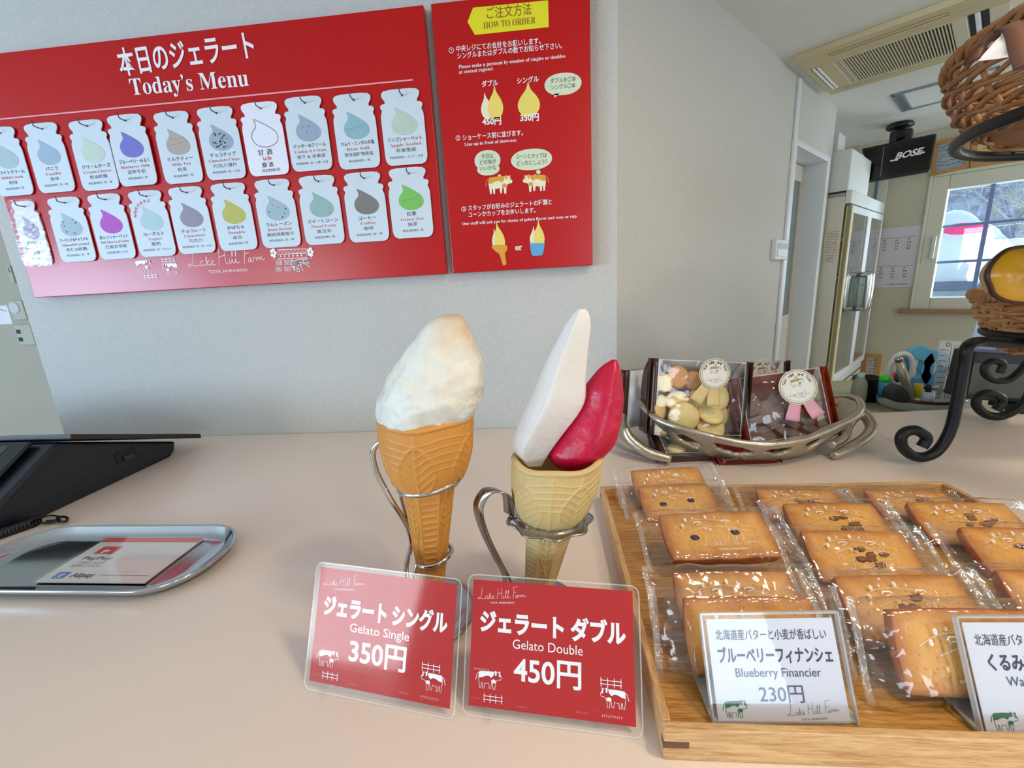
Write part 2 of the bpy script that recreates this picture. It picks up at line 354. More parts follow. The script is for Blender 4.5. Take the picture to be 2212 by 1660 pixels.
m_wood = wood('oak_rail', (222, 184, 132), (176, 128, 78), (3, 40, 40), 6)
m_wood2 = wood('oak_rail_side', (222, 184, 132), (176, 128, 78), (40, 3, 40), 6)
m_woodf = wood('oak_tray_floor', (208, 158, 84), (150, 98, 40), (4, 60, 4), 5, .35, .2)
m_woodd = wood('walnut_spline', (110, 76, 52), (70, 46, 32), (6, 30, 30), 6)
m_chrome = mat('chrome_wire', (206, 204, 202), .16, 1.)
m_steel = mat('brushed_steel', (176, 172, 168), .2, 1., bump=.03, bs=300)
m_blackp = mat('black_plastic', (16, 19, 24), .35)
m_blackm = mat('black_iron', (11, 12, 16), .42, spec=.35, bump=.1, bs=300)
m_pew = mat('pewter', (206, 196, 178), .36, .9, bump=.35, bs=90, var=.30, vs=30)
m_wp = mat('white_plastic', (214, 216, 214), .45)
m_alu = mat('white_enamel', (214, 218, 216), .35)
f_lam = film('laminate_film', haze=.02, boost=1.0, rough=.07)
f_acr = film('clear_acrylic', haze=.02, boost=1.0, rough=.03)
f_wrap = film('cellophane', haze=.015, boost=1.7, rough=.10, bump=1., bs=38)
f_bag = film('clear_bag_front', haze=.03, boost=1.5, rough=.06, bump=.5, bs=22)
f_glass = film('door_glass', tint=(225, 235, 230), haze=.02, boost=1.6, rough=.02)

# ------------------------------------------------------------------ the room
ZC = 1.883; ZF = -1-1.05/S; DW = CORN[1]
struct(MB(m_wall).box((-3.75, DW, ZF), (CORN[0], DW+.35, ZC)).build('wall_back'))
mb = MB(m_wall)   # the wall that turns away at 45 degrees, with the doorway cut out
T = .3
mb.hexa([CORN+ZD*(ZF+1), sbz(3.22, 0, ZF), sbz(3.22, T, ZF), sbz(-.1, T, ZF), CORN+ZD*(ZC+1), sbz(3.22, 0, ZC), sbz(3.22, T, ZC), sbz(-.1, T, ZC)])
mb.sbox(3.22, 4.55, 0, T, 1.265, ZC); mb.sbox(4.55, 4.72, 0, T, ZF, ZC)
struct(mb.build('wall_right'))
SW = 7.25
# window wall with the window opening (coordinates along -B)
FW = Fr(sbz(SW, 0, 0), -BD, ZD)           # u runs towards the open side, v up, N faces the room
wu0, wv1 = FW.px(2017, 384); _, wv0 = FW.px(1973, 668); wu1 = wu0+1.55
mb = MB(m_far)
for a, b, c, d in ((-3, wu0, ZF, ZC), (wu1, 9, ZF, ZC), (wu0, wu1, ZF, wv0), (wu0, wu1, wv1, ZC)): mb.fbox(FW, a, b, c, d, -.35, 0)
struct(mb.build('wall_window'))
mb = MB(m_ceil); c0 = [(-14, -11), (12.2, -11), (12.2, 2.2), (-.16, 13.9), (-14, 13.9)]
mb.prism(Fr((0, 0, ZC), (1, 0, 0), (0, 1, 0)), c0, 0, .1); struct(mb.build('ceiling'))
mb = MB(mat('floor_vinyl', (206, 198, 186), .5)); mb.prism(Fr((0, 0, ZF), (1, 0, 0), (0, 1, 0)), c0, -.1, 0); struct(mb.build('floor'))
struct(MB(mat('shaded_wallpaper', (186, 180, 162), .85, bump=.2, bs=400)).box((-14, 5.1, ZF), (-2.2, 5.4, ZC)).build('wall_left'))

struct(MB(m_wall).box((-14, -8.9, ZF), (12.2, -8.6, ZC)).build('wall_rear'))
struct(MB(m_wall).box((-10.4, -8.6, ZF), (-10.1, 5.1, ZC)).build('wall_far_left'))
# counter
mb = MB(m_counter)
e1 = pz(1831, 894, -1)
poly = [(-6.5, .1), (4.4, .1), (4.4, 3.12), (e1[0], e1[1]), (.62, 2.93), (CORN[0], CORN[1]-.001), (-3.75, DW-.001), (-6.5, DW-.001)]
mb.prism(Fr((0, 0, -1), (1, 0, 0), (0, 1, 0)), poly, -.09, 0)
ct = thing('service_counter', 'long pale beige laminate service counter under the gelato cones and the trays', 'counter', (0, 1.4, ZF))
mb.build('countertop', ct, bevel=.012)
MB(mat('counter_panel', (214, 208, 200), .5)).box((-6.4, .25, ZF), (4.3, 2.7, -1.09)).build('base_cabinet', ct)
# lower staff desk behind the counter
dk = thing('staff_desk', 'low greenish staff desk behind the counter carrying the black bin', 'desk', (2.6, 4.0, ZF))
m_desk = mat('desk_top', (176, 178, 140), .4)
MB(m_desk).box((2.3, 3.22, -1.24), (5.2, 4.55, -1.17)).build('desk_top', dk, bevel=.01)
for x in (2.4, 5.0):
    for y in (3.3, 4.4): MB(m_steel).box((x, y, ZF), (x+.1, y+.1, -1.24)).build('leg', dk)

# ------------------------------------------------------------------ menu boards on the wall
YB = DW-.075
FB = Fr((0, YB, 0), (1, 0, 0), (0, 0, 1)); P = FB.px
x1, z1 = P(915, 10); x1b, z0 = P(964, 592); x0 = P(75, 646)[0]
m_edge = mat('board_edge', (95, 30, 34), .6)
bd = thing('menu_board', 'wide red board headed with the white words for the menu of the day', 'menu board', (-2, YB, z0))
MB(m_red).use(m_red).fbox(FB, x0, (x1+x1b)/2, z0, z1, -.055, 0).build('panel', bd, bevel=.004)
xr = (x1+x1b)/2
MB(m_white).text(FB, '本日のジェラート', P(262, 160), P(553, 121), .155, .003, .02, 4).build('heading', bd)
MB(m_white).text(FB, serif('Today’s Menu'), P(286, 206), P(539, 186), .128, .003, 0, 3).build('subheading', bd)
MB(mat('rule_line', (240, 170, 175), .5)).stroke(FB, [P(-40, 262), P(892, 173)], .008, .003).build('rule_line', bd)
mb = MB(mat('logo_print', (250, 232, 236), .4, coat=.4)); farm_logo(mb, FB, P(408, 580), P(575, 571), mb.mats[0], .0015, .06)
mb.build('logo', bd)
mb = MB(m_white); cow(mb, FB, P(296, 591), P(332, 590), None, m_white, .003, line=True); cow(mb, FB, P(356, 596), P(390, 594), None, m_white, .003, True, True)
for a, b in (((352, 569), (380, 567)), ((314, 604), (342, 602))): fence(mb, FB, P(*a), P(*b), m_white, .003)
grass(mb, FB, P(288, 568), P(308, 567), 6, m_white, .003); grass(mb, FB, P(296, 604), P(308, 603), 4, m_white, .003)
mb.build('cow_picture', bd)
mb = MB(m_white); lw = .004       # line drawing of the farmhouse, fields and trees
for q in ([(600, 540), (663, 538), (663, 557), (600, 560)],): mb.stroke(FB, [P(*r) for r in q], lw, .003, True)
mb.stroke(FB, [P(600, 550), P(663, 547)], lw, .003)
for k in range(8): mb.stroke(FB, [P(602+8*k, 547), P(606+8*k, 541), P(610+8*k, 547)], lw*.8, .003)
for k in range(6): a, b = P(607+9*k, 554-.3*k); mb.disc(FB, a, b, .006, w=.003, n=6)
for cx, cy in ((591, 547), (671, 545)):
    a, b = P(cx, cy)
    for k in range(5): mb.disc(FB, a+.012*cos(k*1.26), b+.02*sin(k*1.26), .011, w=.003+.0002*k, n=10)
    mb.stroke(FB, [P(cx+1, cy+8), P(cx+2, cy+14)], lw, .003)
for gx, gy in ((597, 563), (615, 562), (596, 577), (615, 576)):
    for k in range(5): mb.stroke(FB, [P(gx+3*k, gy), P(gx+3*k+1, gy+10)], lw*.7, .003)
    for k in range(3): mb.stroke(FB, [P(gx, gy+2+4*k), P(gx+14, gy+1+4*k)], lw*.5, .003)
for k in range(14): a, b = P(632+random.random()*20, 563+random.random()*22); mb.disc(FB, a, b, .011, w=.003, n=9, ring=.004)
for k in range(7): a, b = P(656+random.random()*14, 560+random.random()*14); mb.disc(FB, a, b, .009, w=.003, n=9, ring=.004)
mb.stroke(FB, [P(*q) for q in spline([(648, 562), (650, 573), (656, 585)], 4)], lw, .003); mb.stroke(FB, [P(*q) for q in spline([(655, 560), (660, 568), (670, 577)], 4)], lw, .003)
mb.build('farmhouse_drawing', bd)

# jar shaped flavour cards
def half(): return [(.0, 1.0), (.45, 1.0), (.76, .988), (.87, .96), (.88, .925), (.83, .89), (.76, .862), (.745, .835), (.77, .822), (.84, .825), (.95, .81), (.985, .785), (.96, .76), (.92, .745), (.93, .72), (.985, .68), (1.0, .62), (1.0, .12), (.965, .06), (.88, .02), (.74, .0)]
JAR = [(x, y) for x, y in half()]+[(-x, y) for x, y in half()[::-1][:-1]]
CH = P(870, 188)[1]-P(885, 351.5)[1]; CW = CH*.64/2
R1 = [(5, 289), (96, 280), (193, 274), (277, 263), (377, 256), (471, 246), (566, 236), (661, 224), (766, 218), (870, 208)]
R2 = [(58, 447), (145, 439), (232, 432), (320, 425), (407, 417), (499, 409), (594, 401), (690, 393), (788, 386), (885, 376)]
FLV = [('ホワイトクリーム', 'Milk&Cream', '原味', '特定原材料 / 乳', (176, 200, 205), 'pale grey blue drop, cut off by the picture edge'),
 ('バニラ', 'Vanilla', '香草', '特定原材料 / 乳・卵', (163, 188, 208), 'plain blue grey drop, reading Vanilla'),
 ('クリームチーズ', 'Cream Cheese', '奶油奶酪', '特定原材料 / 乳・卵', (204, 222, 206), 'pale green white drop, reading Cream Cheese'),
 ('ブルーベリーみるく', 'Blueberry Milk', '蓝莓牛奶', '特定原材料 / 乳', (118, 118, 205), 'violet blue drop, reading Blueberry Milk'),
 ('ミルクティー', 'Milk Tea', '奶茶', '特定原材料 / 乳', (184, 174, 166), 'beige streaked drop, reading Milk Tea'),
 ('チョコチップ', 'Chocolate Chips', '巧克力薄片', '特定原材料 / 乳・大豆', (160, 178, 194), 'speckled grey drop, reading Chocolate Chips'),
 None,
 ('クッキー&クリーム', 'Cookie & Cream', '饼干 & 冰激凌', '特定原材料 / 乳・小麦・大豆', (158, 176, 198), 'blue grey drop with a crumb, reading Cookie and Cream'),
 ('カムイ・ミンタルの塩', 'Blue Salt', '洞爷湖矿物质盐', '特定原材料 / 乳', (146, 190, 202), 'turquoise drop, reading Blue Salt'),
 ('リンゴシャーベット', 'Apple Sorbet', '苹果雪葩', '特定原材料 / リンゴ・大豆', (192, 214, 202), 'pale mint drop, reading Apple Sorbet'),
 ('さつまいも', 'Sweet Potato', '红薯', '特定原材料 / 乳', (180, 164, 206), ''),
 ('アーモンド&キャラメル', 'Almond&Caramel', '杏仁&焦糖', '特定原材料 / 乳・卵', (170, 196, 208), 'speckled blue grey drop, reading Almond and Caramel'),
 ('赤シソシャーベット', 'Red Shiso Leaf Sorbet', '红紫苏雪葩', '特定原材料 / 大豆', (184, 74, 196), 'bright magenta drop, reading Red Shiso Leaf Sorbet'),
 ('ヨーグルト', 'Yogurt', '酸奶', '特定原材料 / 乳・ゼラチン', (184, 214, 220), 'very pale drop and a curved red note, reading Yogurt'),
 ('チョコレート', 'Chocolate', '巧克力', '特定原材料 / 乳・卵・大豆', (152, 146, 164), 'mauve grey drop, reading Chocolate'),
 ('かぼちゃ', 'Pumpkin', '南瓜', '特定原材料 / 乳', (192, 192, 92), 'olive yellow drop, reading Pumpkin'),
 ('ラムレーズン', 'Rum Raisin', '朗姆酒葡萄干', '特定原材料 / 乳・卵', (168, 192, 204), 'pale drop with raisins, reading Rum Raisin'),
 ('スイートコーン', 'Sweet Corn', '甜玉米', '特定原材料 / 乳', (152, 188, 184), 'grey green drop, reading Sweet Corn'),
 ('コーヒー', 'Coffee', '咖啡', '特定原材料 / 乳・卵', (128, 126, 122), 'dark taupe drop, reading Coffee'),
 ('抹茶', 'Green Tea', '抹茶', '特定原材料 / 乳', (126, 200, 96), 'bright green drop, reading Green Tea')]
m_hook = mat('hook_wire', (90, 92, 98), .25, 1.)
WC = dict(lift=.02)
for i, (hx, hy) in enumerate(R1+R2):
    hu, hv = P(hx, hy); row = i//10; k = i % 10
    topv = hv+CH*.085; c = hu-.012; botv = topv-CH
    if i == 3: c += .004
    w = .012 if i != 3 else .018
    F = Fr((c, YB, botv), (1, 0, 0), (0, 0, 1)); f = lambda x, y: (x*CW, y*CH)
    d = FLV[i]; hand = i == 6; wrap = i == 10
    if hand: lab = 'white jar card with only an outlined drop and handwritten black characters'
    elif wrap: lab = 'narrow jar card in crinkled clear plastic at the lower row end'
    else: lab = 'white jar card, '+d[5]
    cd_ = thing('flavour_card', lab, 'menu card', (c, YB-w, botv), 'jar shaped flavour cards hanging on the red board')
    tw = .72 if wrap else 1.
    MB(mat('bright_card', (236, 238, 250), .4) if hand or wrap else m_card).prism(F, [(x*CW*tw, y*CH) for x, y in JAR], w-.005, w).build('card', cd_)
    cc = (CW*.06, CH*.585)
    if hand:
        MB(m_dark).stroke(F, [(cc[0]+.66*CW*x, cc[1]+.19*CH*y) for x, y in TEAR], .003, w+.001, True).build('drop_outline', cd_)
        mb = MB(mat('ink', (20, 20, 24), .5)); mb.text(F, '甘 酒', f(-.42, .29), f(.3, .295), .036, w+.001, .006); mb.text(F, '醪 酒', f(-.3, .12), f(.25, .125), .03, w+.001, .006)
        mb.text(F, '特定原材料/乳', f(-.35, .05), f(.55, .055), .02, w+.001, .0); mb.use(mat('red_ink', (205, 30, 40), .5)); mb.text(F, 'La Jiu', f(-.2, .215), f(.2, .22), .03, w+.001, .02); mb.build('lettering', cd_)
    else:
        md = mat('drop_%d' % i, d[4], .55, var=.10, vs=30); mb = MB(md)  # drop colours carry the bluish light reflected on the cards
        shape(mb, F, TEAR, cc, .62*CW*tw, .185*CH, md, w+.001)
        mb.use(mat('drop_shade_%d' % i, tuple(int(v*.86) for v in d[4]), .55)); 
        if i in (4, 8, 19): mb.stroke(F, [(cc[0]-.5*CW, cc[1]-.05*CH), (cc[0], cc[1]-.03*CH), (cc[0]+.5*CW, cc[1]+.02*CH)], .0035, w+.0014)
        if i in (4,): mb.stroke(F, [(cc[0]-.4*CW, cc[1]+.05*CH), (cc[0], cc[1]+.03*CH), (cc[0]+.4*CW, cc[1]+.06*CH)], .0035, w+.0014)
        if i in (5, 16, 7, 10, 11):
            mb.use(m_dark)
            for q in range({5: 26, 16: 6, 7: 3, 10: 10, 11: 8}[i]):
                a = random.random()*6.28; r = sqrt(random.random()); mb.disc(F, cc[0]+.45*CW*tw*r*cos(a), cc[1]-.03*CH+.12*CH*r*sin(a), .003+.004*random.random(), w=w+.0014, n=5)
        mb.build('gelato_drop', cd_)
        mb = MB(m_dark); q = lambda t, y, em, hw, b=.0: mb.text(F, t, f(-hw*tw+.02, y), f(hw*tw+.02, y+.003), em*CH*1.04, w+.001, b)
        n = len(d[0]); q(d[0], .325, .060, min(.80, .105*n+.03), .012)
        n = len(d[2]); q(d[2], .175, .055, min(.7, .12*n))
        n = len(d[3]); q(d[3], .092, .036, min(.78, .058*n))
        mb.use(m_redtx); n = len(d[1]); mb.text(F, serif(d[1]), f(-min(.78, .062*n)+.02, .252), f(min(.78, .062*n)+.02, .256), .058*CH, w+.001, -.008)
        if i == 13:
            for k2 in range(7): a = radians(175-15*k2); mb.text(F, '期間限定販売中'[k2], (cc[0]+.82*CW*cos(a), cc[1]+.23*CH*sin(a)), (cc[0]+.82*CW*cos(a)+.014, cc[1]+.23*CH*sin(a)+.014), .02, w+.001)
        mb.build('lettering', cd_)
    if wrap:   # crinkled sleeve
        J2 = [(x*CW*.86, (y*1.04-.02)*CH) for x, y in JAR]
        mb = MB(film('crinkled_sleeve', haze=.05, boost=.55, rough=.16, bump=.8, bs=45)); mb.prism(F, J2, w+.004, w+.010)
        mb.stroke(F, J2, .008, w+.011, True)
        for k2 in range(16): u = (random.random()*1.4-.7)*CW; v = (.05+.5*random.random())*CH; mb.stroke(F, [(u, v), (u+.01, v+.03), (u+.004, v+.07)], .006, w+.0115)
        mb.build('plastic_sleeve', cd_)
    # hook, part of the board
    h0 = A3(hu, YB, hv); MB(m_hook, True).tube(spline([h0+A3(0, .0, 0), h0+A3(0, -.045, .0), h0+A3(0, -.06, .006), h0+A3(0, -.064, .03)], 3), .0035, 5).build('hook', bd)
    MB(m_dark).disc(F, hu-c, hv-botv, .006, w=w+.0012, n=8).build('punched_hole', cd_)

# how to order board
ob = thing('order_board', 'tall narrow red board with the yellow how to order arrow', 'menu board', (-.1, YB, z0))
a0, c0_ = P(930, 8); b0 = P(979, 590); b1 = P(1280, 574); ox0 = (a0+b0[0])/2; ox1 = (P(1275, 0)[0]+b1[0])/2; oz1 = c0_; oz0 = (b0[1]+b1[1])/2
MB(m_red).fbox(FB, ox0, ox1, oz0, oz1, -.055, 0).build('panel', ob, bevel=.004)
mb = MB(m_yel); mb.flat(FB, [P(*q) for q in ((1010, 48), (1022, 17), (1184, 1), (1185.5, 59), (1026, 76))], .002); mb.build('arrow_sign', ob)
mb = MB(m_brn); mb.text(FB, 'ご注文方法', P(1052, 40), P(1148, 30), .062, .004, 0, 3); mb.text(FB, serif('HOW TO ORDER'), P(1045, 63), P(1157, 51), .046, .004, -.012, 3)
mb.build('arrow_lettering', ob); mb = MB(m_white); T_ = lambda t, a, b, em, bo=.012, r=2: mb.text(FB, t, P(*a), P(*b), em, .003, bo, r)
T_('①', (970, 115), (981, 114), .034, .01); T_('中央レジにてお会計をお願いします。', (986, 112), (1168, 94), .034); T_('シングルまたはダブルの数でお知らせ下さい。', (988, 127), (1214, 104), .034)
T_(serif('Please make a payment by number of singles or doubles'), (991, 149), (1221, 125), .025, 0); T_(serif('at central register.'), (992, 160), (1067, 152), .025, 0)
T_('ダブル', (1041, 188), (1076, 184), .034, .02); T_('シングル', (1117, 181), (1164, 176), .034, .02)
T_('450円', (1042, 270), (1083, 268), .046, .03); T_('350円', (1124, 262), (1164, 260), .046, .03)
mb.build('first_step_lettering', ob); mb = MB(m_white)
T_('②', (985, 304), (995, 303), .034, .01); T_('ショーケース前に並びます。', (1000, 303), (1130, 292), .034); T_(serif('Line up in front of showcase.'), (1004, 316), (1117, 306), .025, 0)
mb.build('second_step_lettering', ob); mb = MB(m_white)
T_('③', (997, 457), (1008, 456), .034, .01); T_('スタッフがお好みのジェラートの種類と', (1012, 455), (1192, 441), .034); T_('コーンかカップをお伺いします。', (1013, 469), (1157, 459), .034)
T_(serif('Our staff will ask you for choice of gelato flavor and cone or cup.'), (999, 487), (1247, 470), .024, 0)
mb.use(m_cream); T_(serif('or'), (1113, 541), (1128, 540), .05, .02)
mb.build('third_step_lettering', ob)
mb = MB(m_grn)
def bubble(cx, cy, ru, rv, w=.002, rot=0): a, b = P(cx, cy); shape(mb, FB, [(cos(t)*abs(cos(t))**-.15 if abs(cos(t)) > .01 else 0, sin(t)) for t in np.linspace(0, 2*pi, 33)[:-1]], (a, b), ru, rv, m_grn, w, rot)
bubble(1216, 182, .105, .056); mb.flat(FB, [P(*q) for q in ((1197, 203), (1198, 212), (1209, 202))], .002)
mb.build('speech_bubble', ob); mb = MB(m_grn); bubble(1053, 347, .078, .056); bubble(1055, 366, .068, .034, .0026); mb.build('speech_bubble', ob); mb = MB(m_grn); bubble(1148, 345, .122, .058)
for cx, cy, r in ((1079, 380, .008), (1082, 384, .005), (1163, 372, .012), (1156, 380, .008)): a, b = P(cx, cy); mb.disc(FB, a, b, r*1.1, r, w=.002)
mb.build('speech_bubble', ob)
mb = MB(mat('bubble_ink', (90, 110, 95), .5)); T_ = lambda t, a, b, em: mb.text(FB, t, P(*a), P(*b), em, .004, 0, 2)
T_('ダブルを〇本', (1189, 180), (1244, 175), .028); T_('シングル〇本', (1190, 194), (1243, 189), .028)
T_('今日は', (1040, 343), (1066, 341), .030); T_('どの味が', (1037, 356), (1072, 353), .030); T_('いいかな', (1037, 369), (1072, 366), .030)
T_('コーンとカップは', (1115, 343), (1181, 340), .030); T_('どっちにしよう？', (1117, 358), (1182, 354), .030); mb.build('bubble_lettering', ob)
mb = MB(m_cream)
shape(mb, FB, FLAME, P(1051, 231), .036, .064, m_cream, .002, .1); shape(mb, FB, FLAME, P(1070, 224), .047, .082, m_pyel, .003); shape(mb, FB, FLAME, P(1142, 218), .067, .082, m_pyel, .002)
mb.build('drop_picture', ob)
mb = MB(m_cream); cow(mb, FB, P(1053, 423), P(1108, 420), m_cream, m_or, .002); cow(mb, FB, P(1130, 418), P(1183, 415), m_cream, m_or, .002, True); mb.build('cow_picture', ob)
mb = MB(m_cream); shape(mb, FB, FLAME, P(1071, 518), .026, .058, m_cream, .002, .12); shape(mb, FB, FLAME, P(1078, 512), .034, .080, m_pyel, .003, .12)
mb.use(m_or).flat(FB, [P(*q) for q in spline([(1062, 532), (1080, 529), (1095, 531), (1095, 541), (1091, 548), (1094, 569), (1090, 573), (1086, 572), (1079, 550), (1070, 543)], 3, True)], .004)
mb.build('cone_picture', ob)
mb = MB(m_cream); shape(mb, FB, FLAME, P(1153, 512), .026, .054, m_cream, .002, 0); shape(mb, FB, FLAME, P(1164, 508), .036, .078, m_pyel, .003, 0)
mb.use(m_blue).flat(FB, [P(*q) for q in ((1144, 526), (1177, 525), (1173, 549), (1170, 552), (1151, 553), (1148, 550))], .004); mb.build('cup_picture', ob)

# ------------------------------------------------------------------ doorway, trims and controls on the right-hand wall
FR_ = Fr(sbz(0, 0, 0), AD, ZD)               # on the 45 degree wall, N faces the room
ms = mat('white_trim', (222, 228, 232), .4)
struct(MB(ms).sbox(3.13, 3.20, -.03, 0, ZF, ZC-.04).build('trim_1', bevel=.008))
mb = MB(ms); mb.sbox(3.20, 3.27, -.02, T, ZF, 1.30); mb.sbox(4.50, 4.60, -.02, T, ZF, 1.30); mb.sbox(3.27, 4.50, -.02, T, 1.24, 1.30); struct(mb.build('trim_2', bevel=.006))
dr = bpy.data.objects.new('door_1', None); COL.objects.link(dr); ORG['door_1'] = sbz(3.9, .24, ZF); dr.location = (ORG['door_1'][0]*S, ORG['door_1'][1]*S, CZ+ZF*S); dr['kind'] = 'structure'
m_door = mat('door_panel', (206, 198, 186), .45)
FDo = Fr(sbz(0, .22, 0), AD, ZD); gl0 = 3.28; gl1 = FDo.px(1731, 394)[0]; gzt = FDo.px(1731, 394)[1]; gzb = FDo.px(1700, 680)[1]; st1_ = FDo.px(1746, 365)[0]
mb = MB(m_door)
for a, b, c, d in ((gl1, st1_-.01, ZF, 1.22), (gl0, gl1, gzt, 1.22), (gl0, gl1, ZF, gzb), (st1_+.01, 4.50, ZF, 1.22)): mb.sbox(a, b, .22, .29, c, d)
mb.build('door_leaf', dr, bevel=.006)
MB(mat('frosted_pane', (120, 134, 136), .25)).sbox(gl0, gl1, .245, .27, gzb, gzt).build('pane', dr)
MB(m_blackp).sbox(st1_-.01, st1_+.01, .225, .28, ZF, 1.22).build('door_gap_shade', dr)  # black strip standing in for the dark gap beside the door leaf
F = FR_; u0, v1 = F.px(1667, 518); u1, v0 = F.px(1690, 562)
th = thing('wall_thermostat', 'small white control box on the pale wall beside the doorway', 'thermostat', F.pt((u0+u1)/2, v0, 0))
MB(m_wp).fbox(F, u0, u1, v0, v1, 0, .05).build('housing', th, bevel=.008)
MB(mat('grey_screen', (150, 165, 168), .3)).fbox(F, u0+.04, u1-.03, v0+.55*(v1-v0), v1-.04, .05, .054).build('display', th)
MB(ms).fbox(F, u0+.04, u1-.03, v0+.04, v0+.48*(v1-v0), .05, .058).build('cover', th)
# ------------------------------------------------------------------ air conditioner in the ceiling
def cpx(x, y, z=ZC): p = pz(x, y, z)-CORN; return (p@AD, p@BD)
FC = Fr(sbz(0, 0, ZC), AD, BD)     # looking down on it; w negative hangs below
FCd = Fr(sbz(0, 0, ZC), AD, -BD)   # N points down
cp = lambda x, y: (lambda q: (q[0], -q[1]))(cpx(x, y))
q1, q2, q3, q4 = cp(1717, 119), cp(1795, 195), cp(2167, 52), cp(2080, -5)
a_s0, a_s1 = q1[0], q2[0]; a_v0 = (q1[1]+q2[1])/2
ac = thing('air_conditioner', 'beige cassette air conditioner with a long slatted grille set in the ceiling', 'air conditioner', FCd.pt(3.3, .7, 0))
m_ac = mat('aged_beige_plastic', (204, 190, 148), .45); m_ac2 = mat('pale_beige_plastic', (212, 206, 180), .45)
m_shade = mat('opening_shade', (18, 18, 34), .6)
mb = MB(m_ac)      # frame with real openings
AH = .05
def frm(s0, s1, v0, v1, w0=0, w1=AH): mb.fbox(FCd, s0, s1, v0, v1, w0, w1)
frm(2.66, 2.77, .10, 1.42); frm(2.85, 2.98, .10, 1.42); frm(2.77, 2.85, .10, .33); frm(2.77, 2.85, 1.10, 1.42)
frm(3.82, 3.97, .10, 1.42); frm(2.98, 3.82, .10, .145); frm(2.98, 3.82, .215, .30); frm(2.98, 3.0, .145, .215); frm(3.78, 3.82, .145, .215)
mb.use(m_ac2); frm(2.98, 3.02, .30, 1.19); frm(3.78, 3.82, .30, 1.19); frm(3.02, 3.78, .30, .335); frm(3.02, 3.78, 1.10, 1.19); frm(2.98, 3.82, 1.31, 1.42)
mb.build('frame', ac, bevel=.006)
MB(m_shade).fbox(FCd, 2.7, 3.9, .12, 1.36, .0, .012).build('intake_shade_sheet', ac)  # dark sheet standing in for the shade inside the openings
for k in range(36):
    v = .335+.765*(k+.3)/36
    MB(m_ac2).fbox(FCd, 3.02, 3.78, v, v+.0085, .028, .050).build('slat', ac)
for k in range(3): MB(m_ac2).fbox(FCd, 3.03, 3.77, .341+.015*k, .350+.015*k, .03, .048).build('slat', ac)
mb = MB(m_white); 
for v in (.155, .190): MB(m_white).fbox(FCd, 3.01, 3.77, v, v+.022, .03, .056).build('louver', ac, bevel=.005)
MB(m_white).fbox(FCd, 3.0, 3.76, 1.232, 1.262, .02, .05).build('louver', ac, bevel=.005)
MB(m_ac).fbox(FCd, 2.79, 2.825, .335, 1.10, .02, .05).build('louver', ac, bevel=.004)
MB(m_ac).fbox(FCd, 3.84, 3.87, .28, 1.12, AH, AH+.018).build('lower_flap', ac)
lt = thing('ceiling_hatch', 'flush rectangular panel with a thin grey frame in the ceiling beyond the air conditioner', 'ceiling panel', FCd.pt(5.2, .9, 0))
mg = mat('grey_frame', (140, 160, 170), .4, .3); mb = MB(mg)
for a, b, c, d in ((4.77, 5.62, .51, .535), (4.77, 5.62, 1.33, 1.355), (4.77, 4.80, .51, 1.355), (5.59, 5.62, .51, 1.355)): mb.fbox(FCd, a, b, c, d, 0, .02)
mb.build('frame', lt); MB(m_ceil).fbox(FCd, 4.8, 5.59, .61, 1.33, .0, .008).build('panel', lt)
mb = MB(mg)
for k in range(3): MB(mg).fbox(FCd, 4.82, 5.57, .54+.022*k, .552+.022*k, .004, .014).build('slat', lt)

# small spot fixtures in the ceiling above the counter
for i, (x, y) in enumerate(((1.3, .35), (3.4, 1.2), (1.9, -2.0), (2.5, -.6))):
    sp = thing('recessed_spotlight', 'round recessed ceiling spotlight over the counter', 'lamp', (x, y, ZC), 'ceiling spotlights behind the viewer')
    MB(ms, True).lathe([(.24, 0), (.24, -.012), (.19, -.012), (.18, .0)], (x, y, ZC), 28).build('trim_ring', sp)

# ------------------------------------------------------------------ black wall screen hanging from the ceiling
TS = 6.1
FT = Fr(sbz(TS, 0, 0), -BD, ZD)
q = [FT.px(1861.5, 321), FT.px(2023, 287.6), FT.px(2008, 370.5), FT.px(1868, 395)]
tv = thing('hanging_screen', 'black flat screen with white slanted lettering hanging from the ceiling on a bracket', 'screen', FT.pt(*q[0], 0))
MB(m_blackp).prism(FT, q, -.10, 0).build('casing', tv, bevel=.015)
qq = [FT.px(1865.5, 325), FT.px(2019, 293), FT.px(2006, 366), FT.px(1871, 391)]
MB(mat('screen_glass', (6, 7, 9), .12)).flat(FT, qq, .004).build('screen', tv)
mb = MB(m_white); mb.text(FT, 'BOSE', FT.px(1933, 345), FT.px(1990, 333), .115, .008, .03, 3, sh=.35)
mb.stroke(FT, [FT.px(1923, 348), FT.px(1940, 345.5)], .018, .008); mb.stroke(FT, [FT.px(1978, 333), FT.px(1998, 329)], .018, .008); mb.build('lettering', tv)
MB(mat('pale_reflection_line', (140, 130, 140), .5)).stroke(FT, [FT.px(1910, 317), FT.px(1902, 381)], .008, .006).build('reflection_line', tv)  # pale painted line standing in for a reflection in the screen
mb = MB(m_blackp); a = A3(*FT.pt(*FT.px(1945, 300), -.05)); top = pz(1945, 266, ZC)
mb.tube([a, top], .05, 8); mb.build('bracket_pole', tv)
MB(m_blackp).ball(top+A3(0, 0, -.04), .16, .16, .06).build('ceiling_plate', tv)
b_ = FT.px(1943, 296); MB(m_blackp).fbox(FT, b_[0]-.12, b_[0]+.12, b_[1]-.12, b_[1]+.10, -.2, -.06).build('swivel_block', tv, bevel=.02)

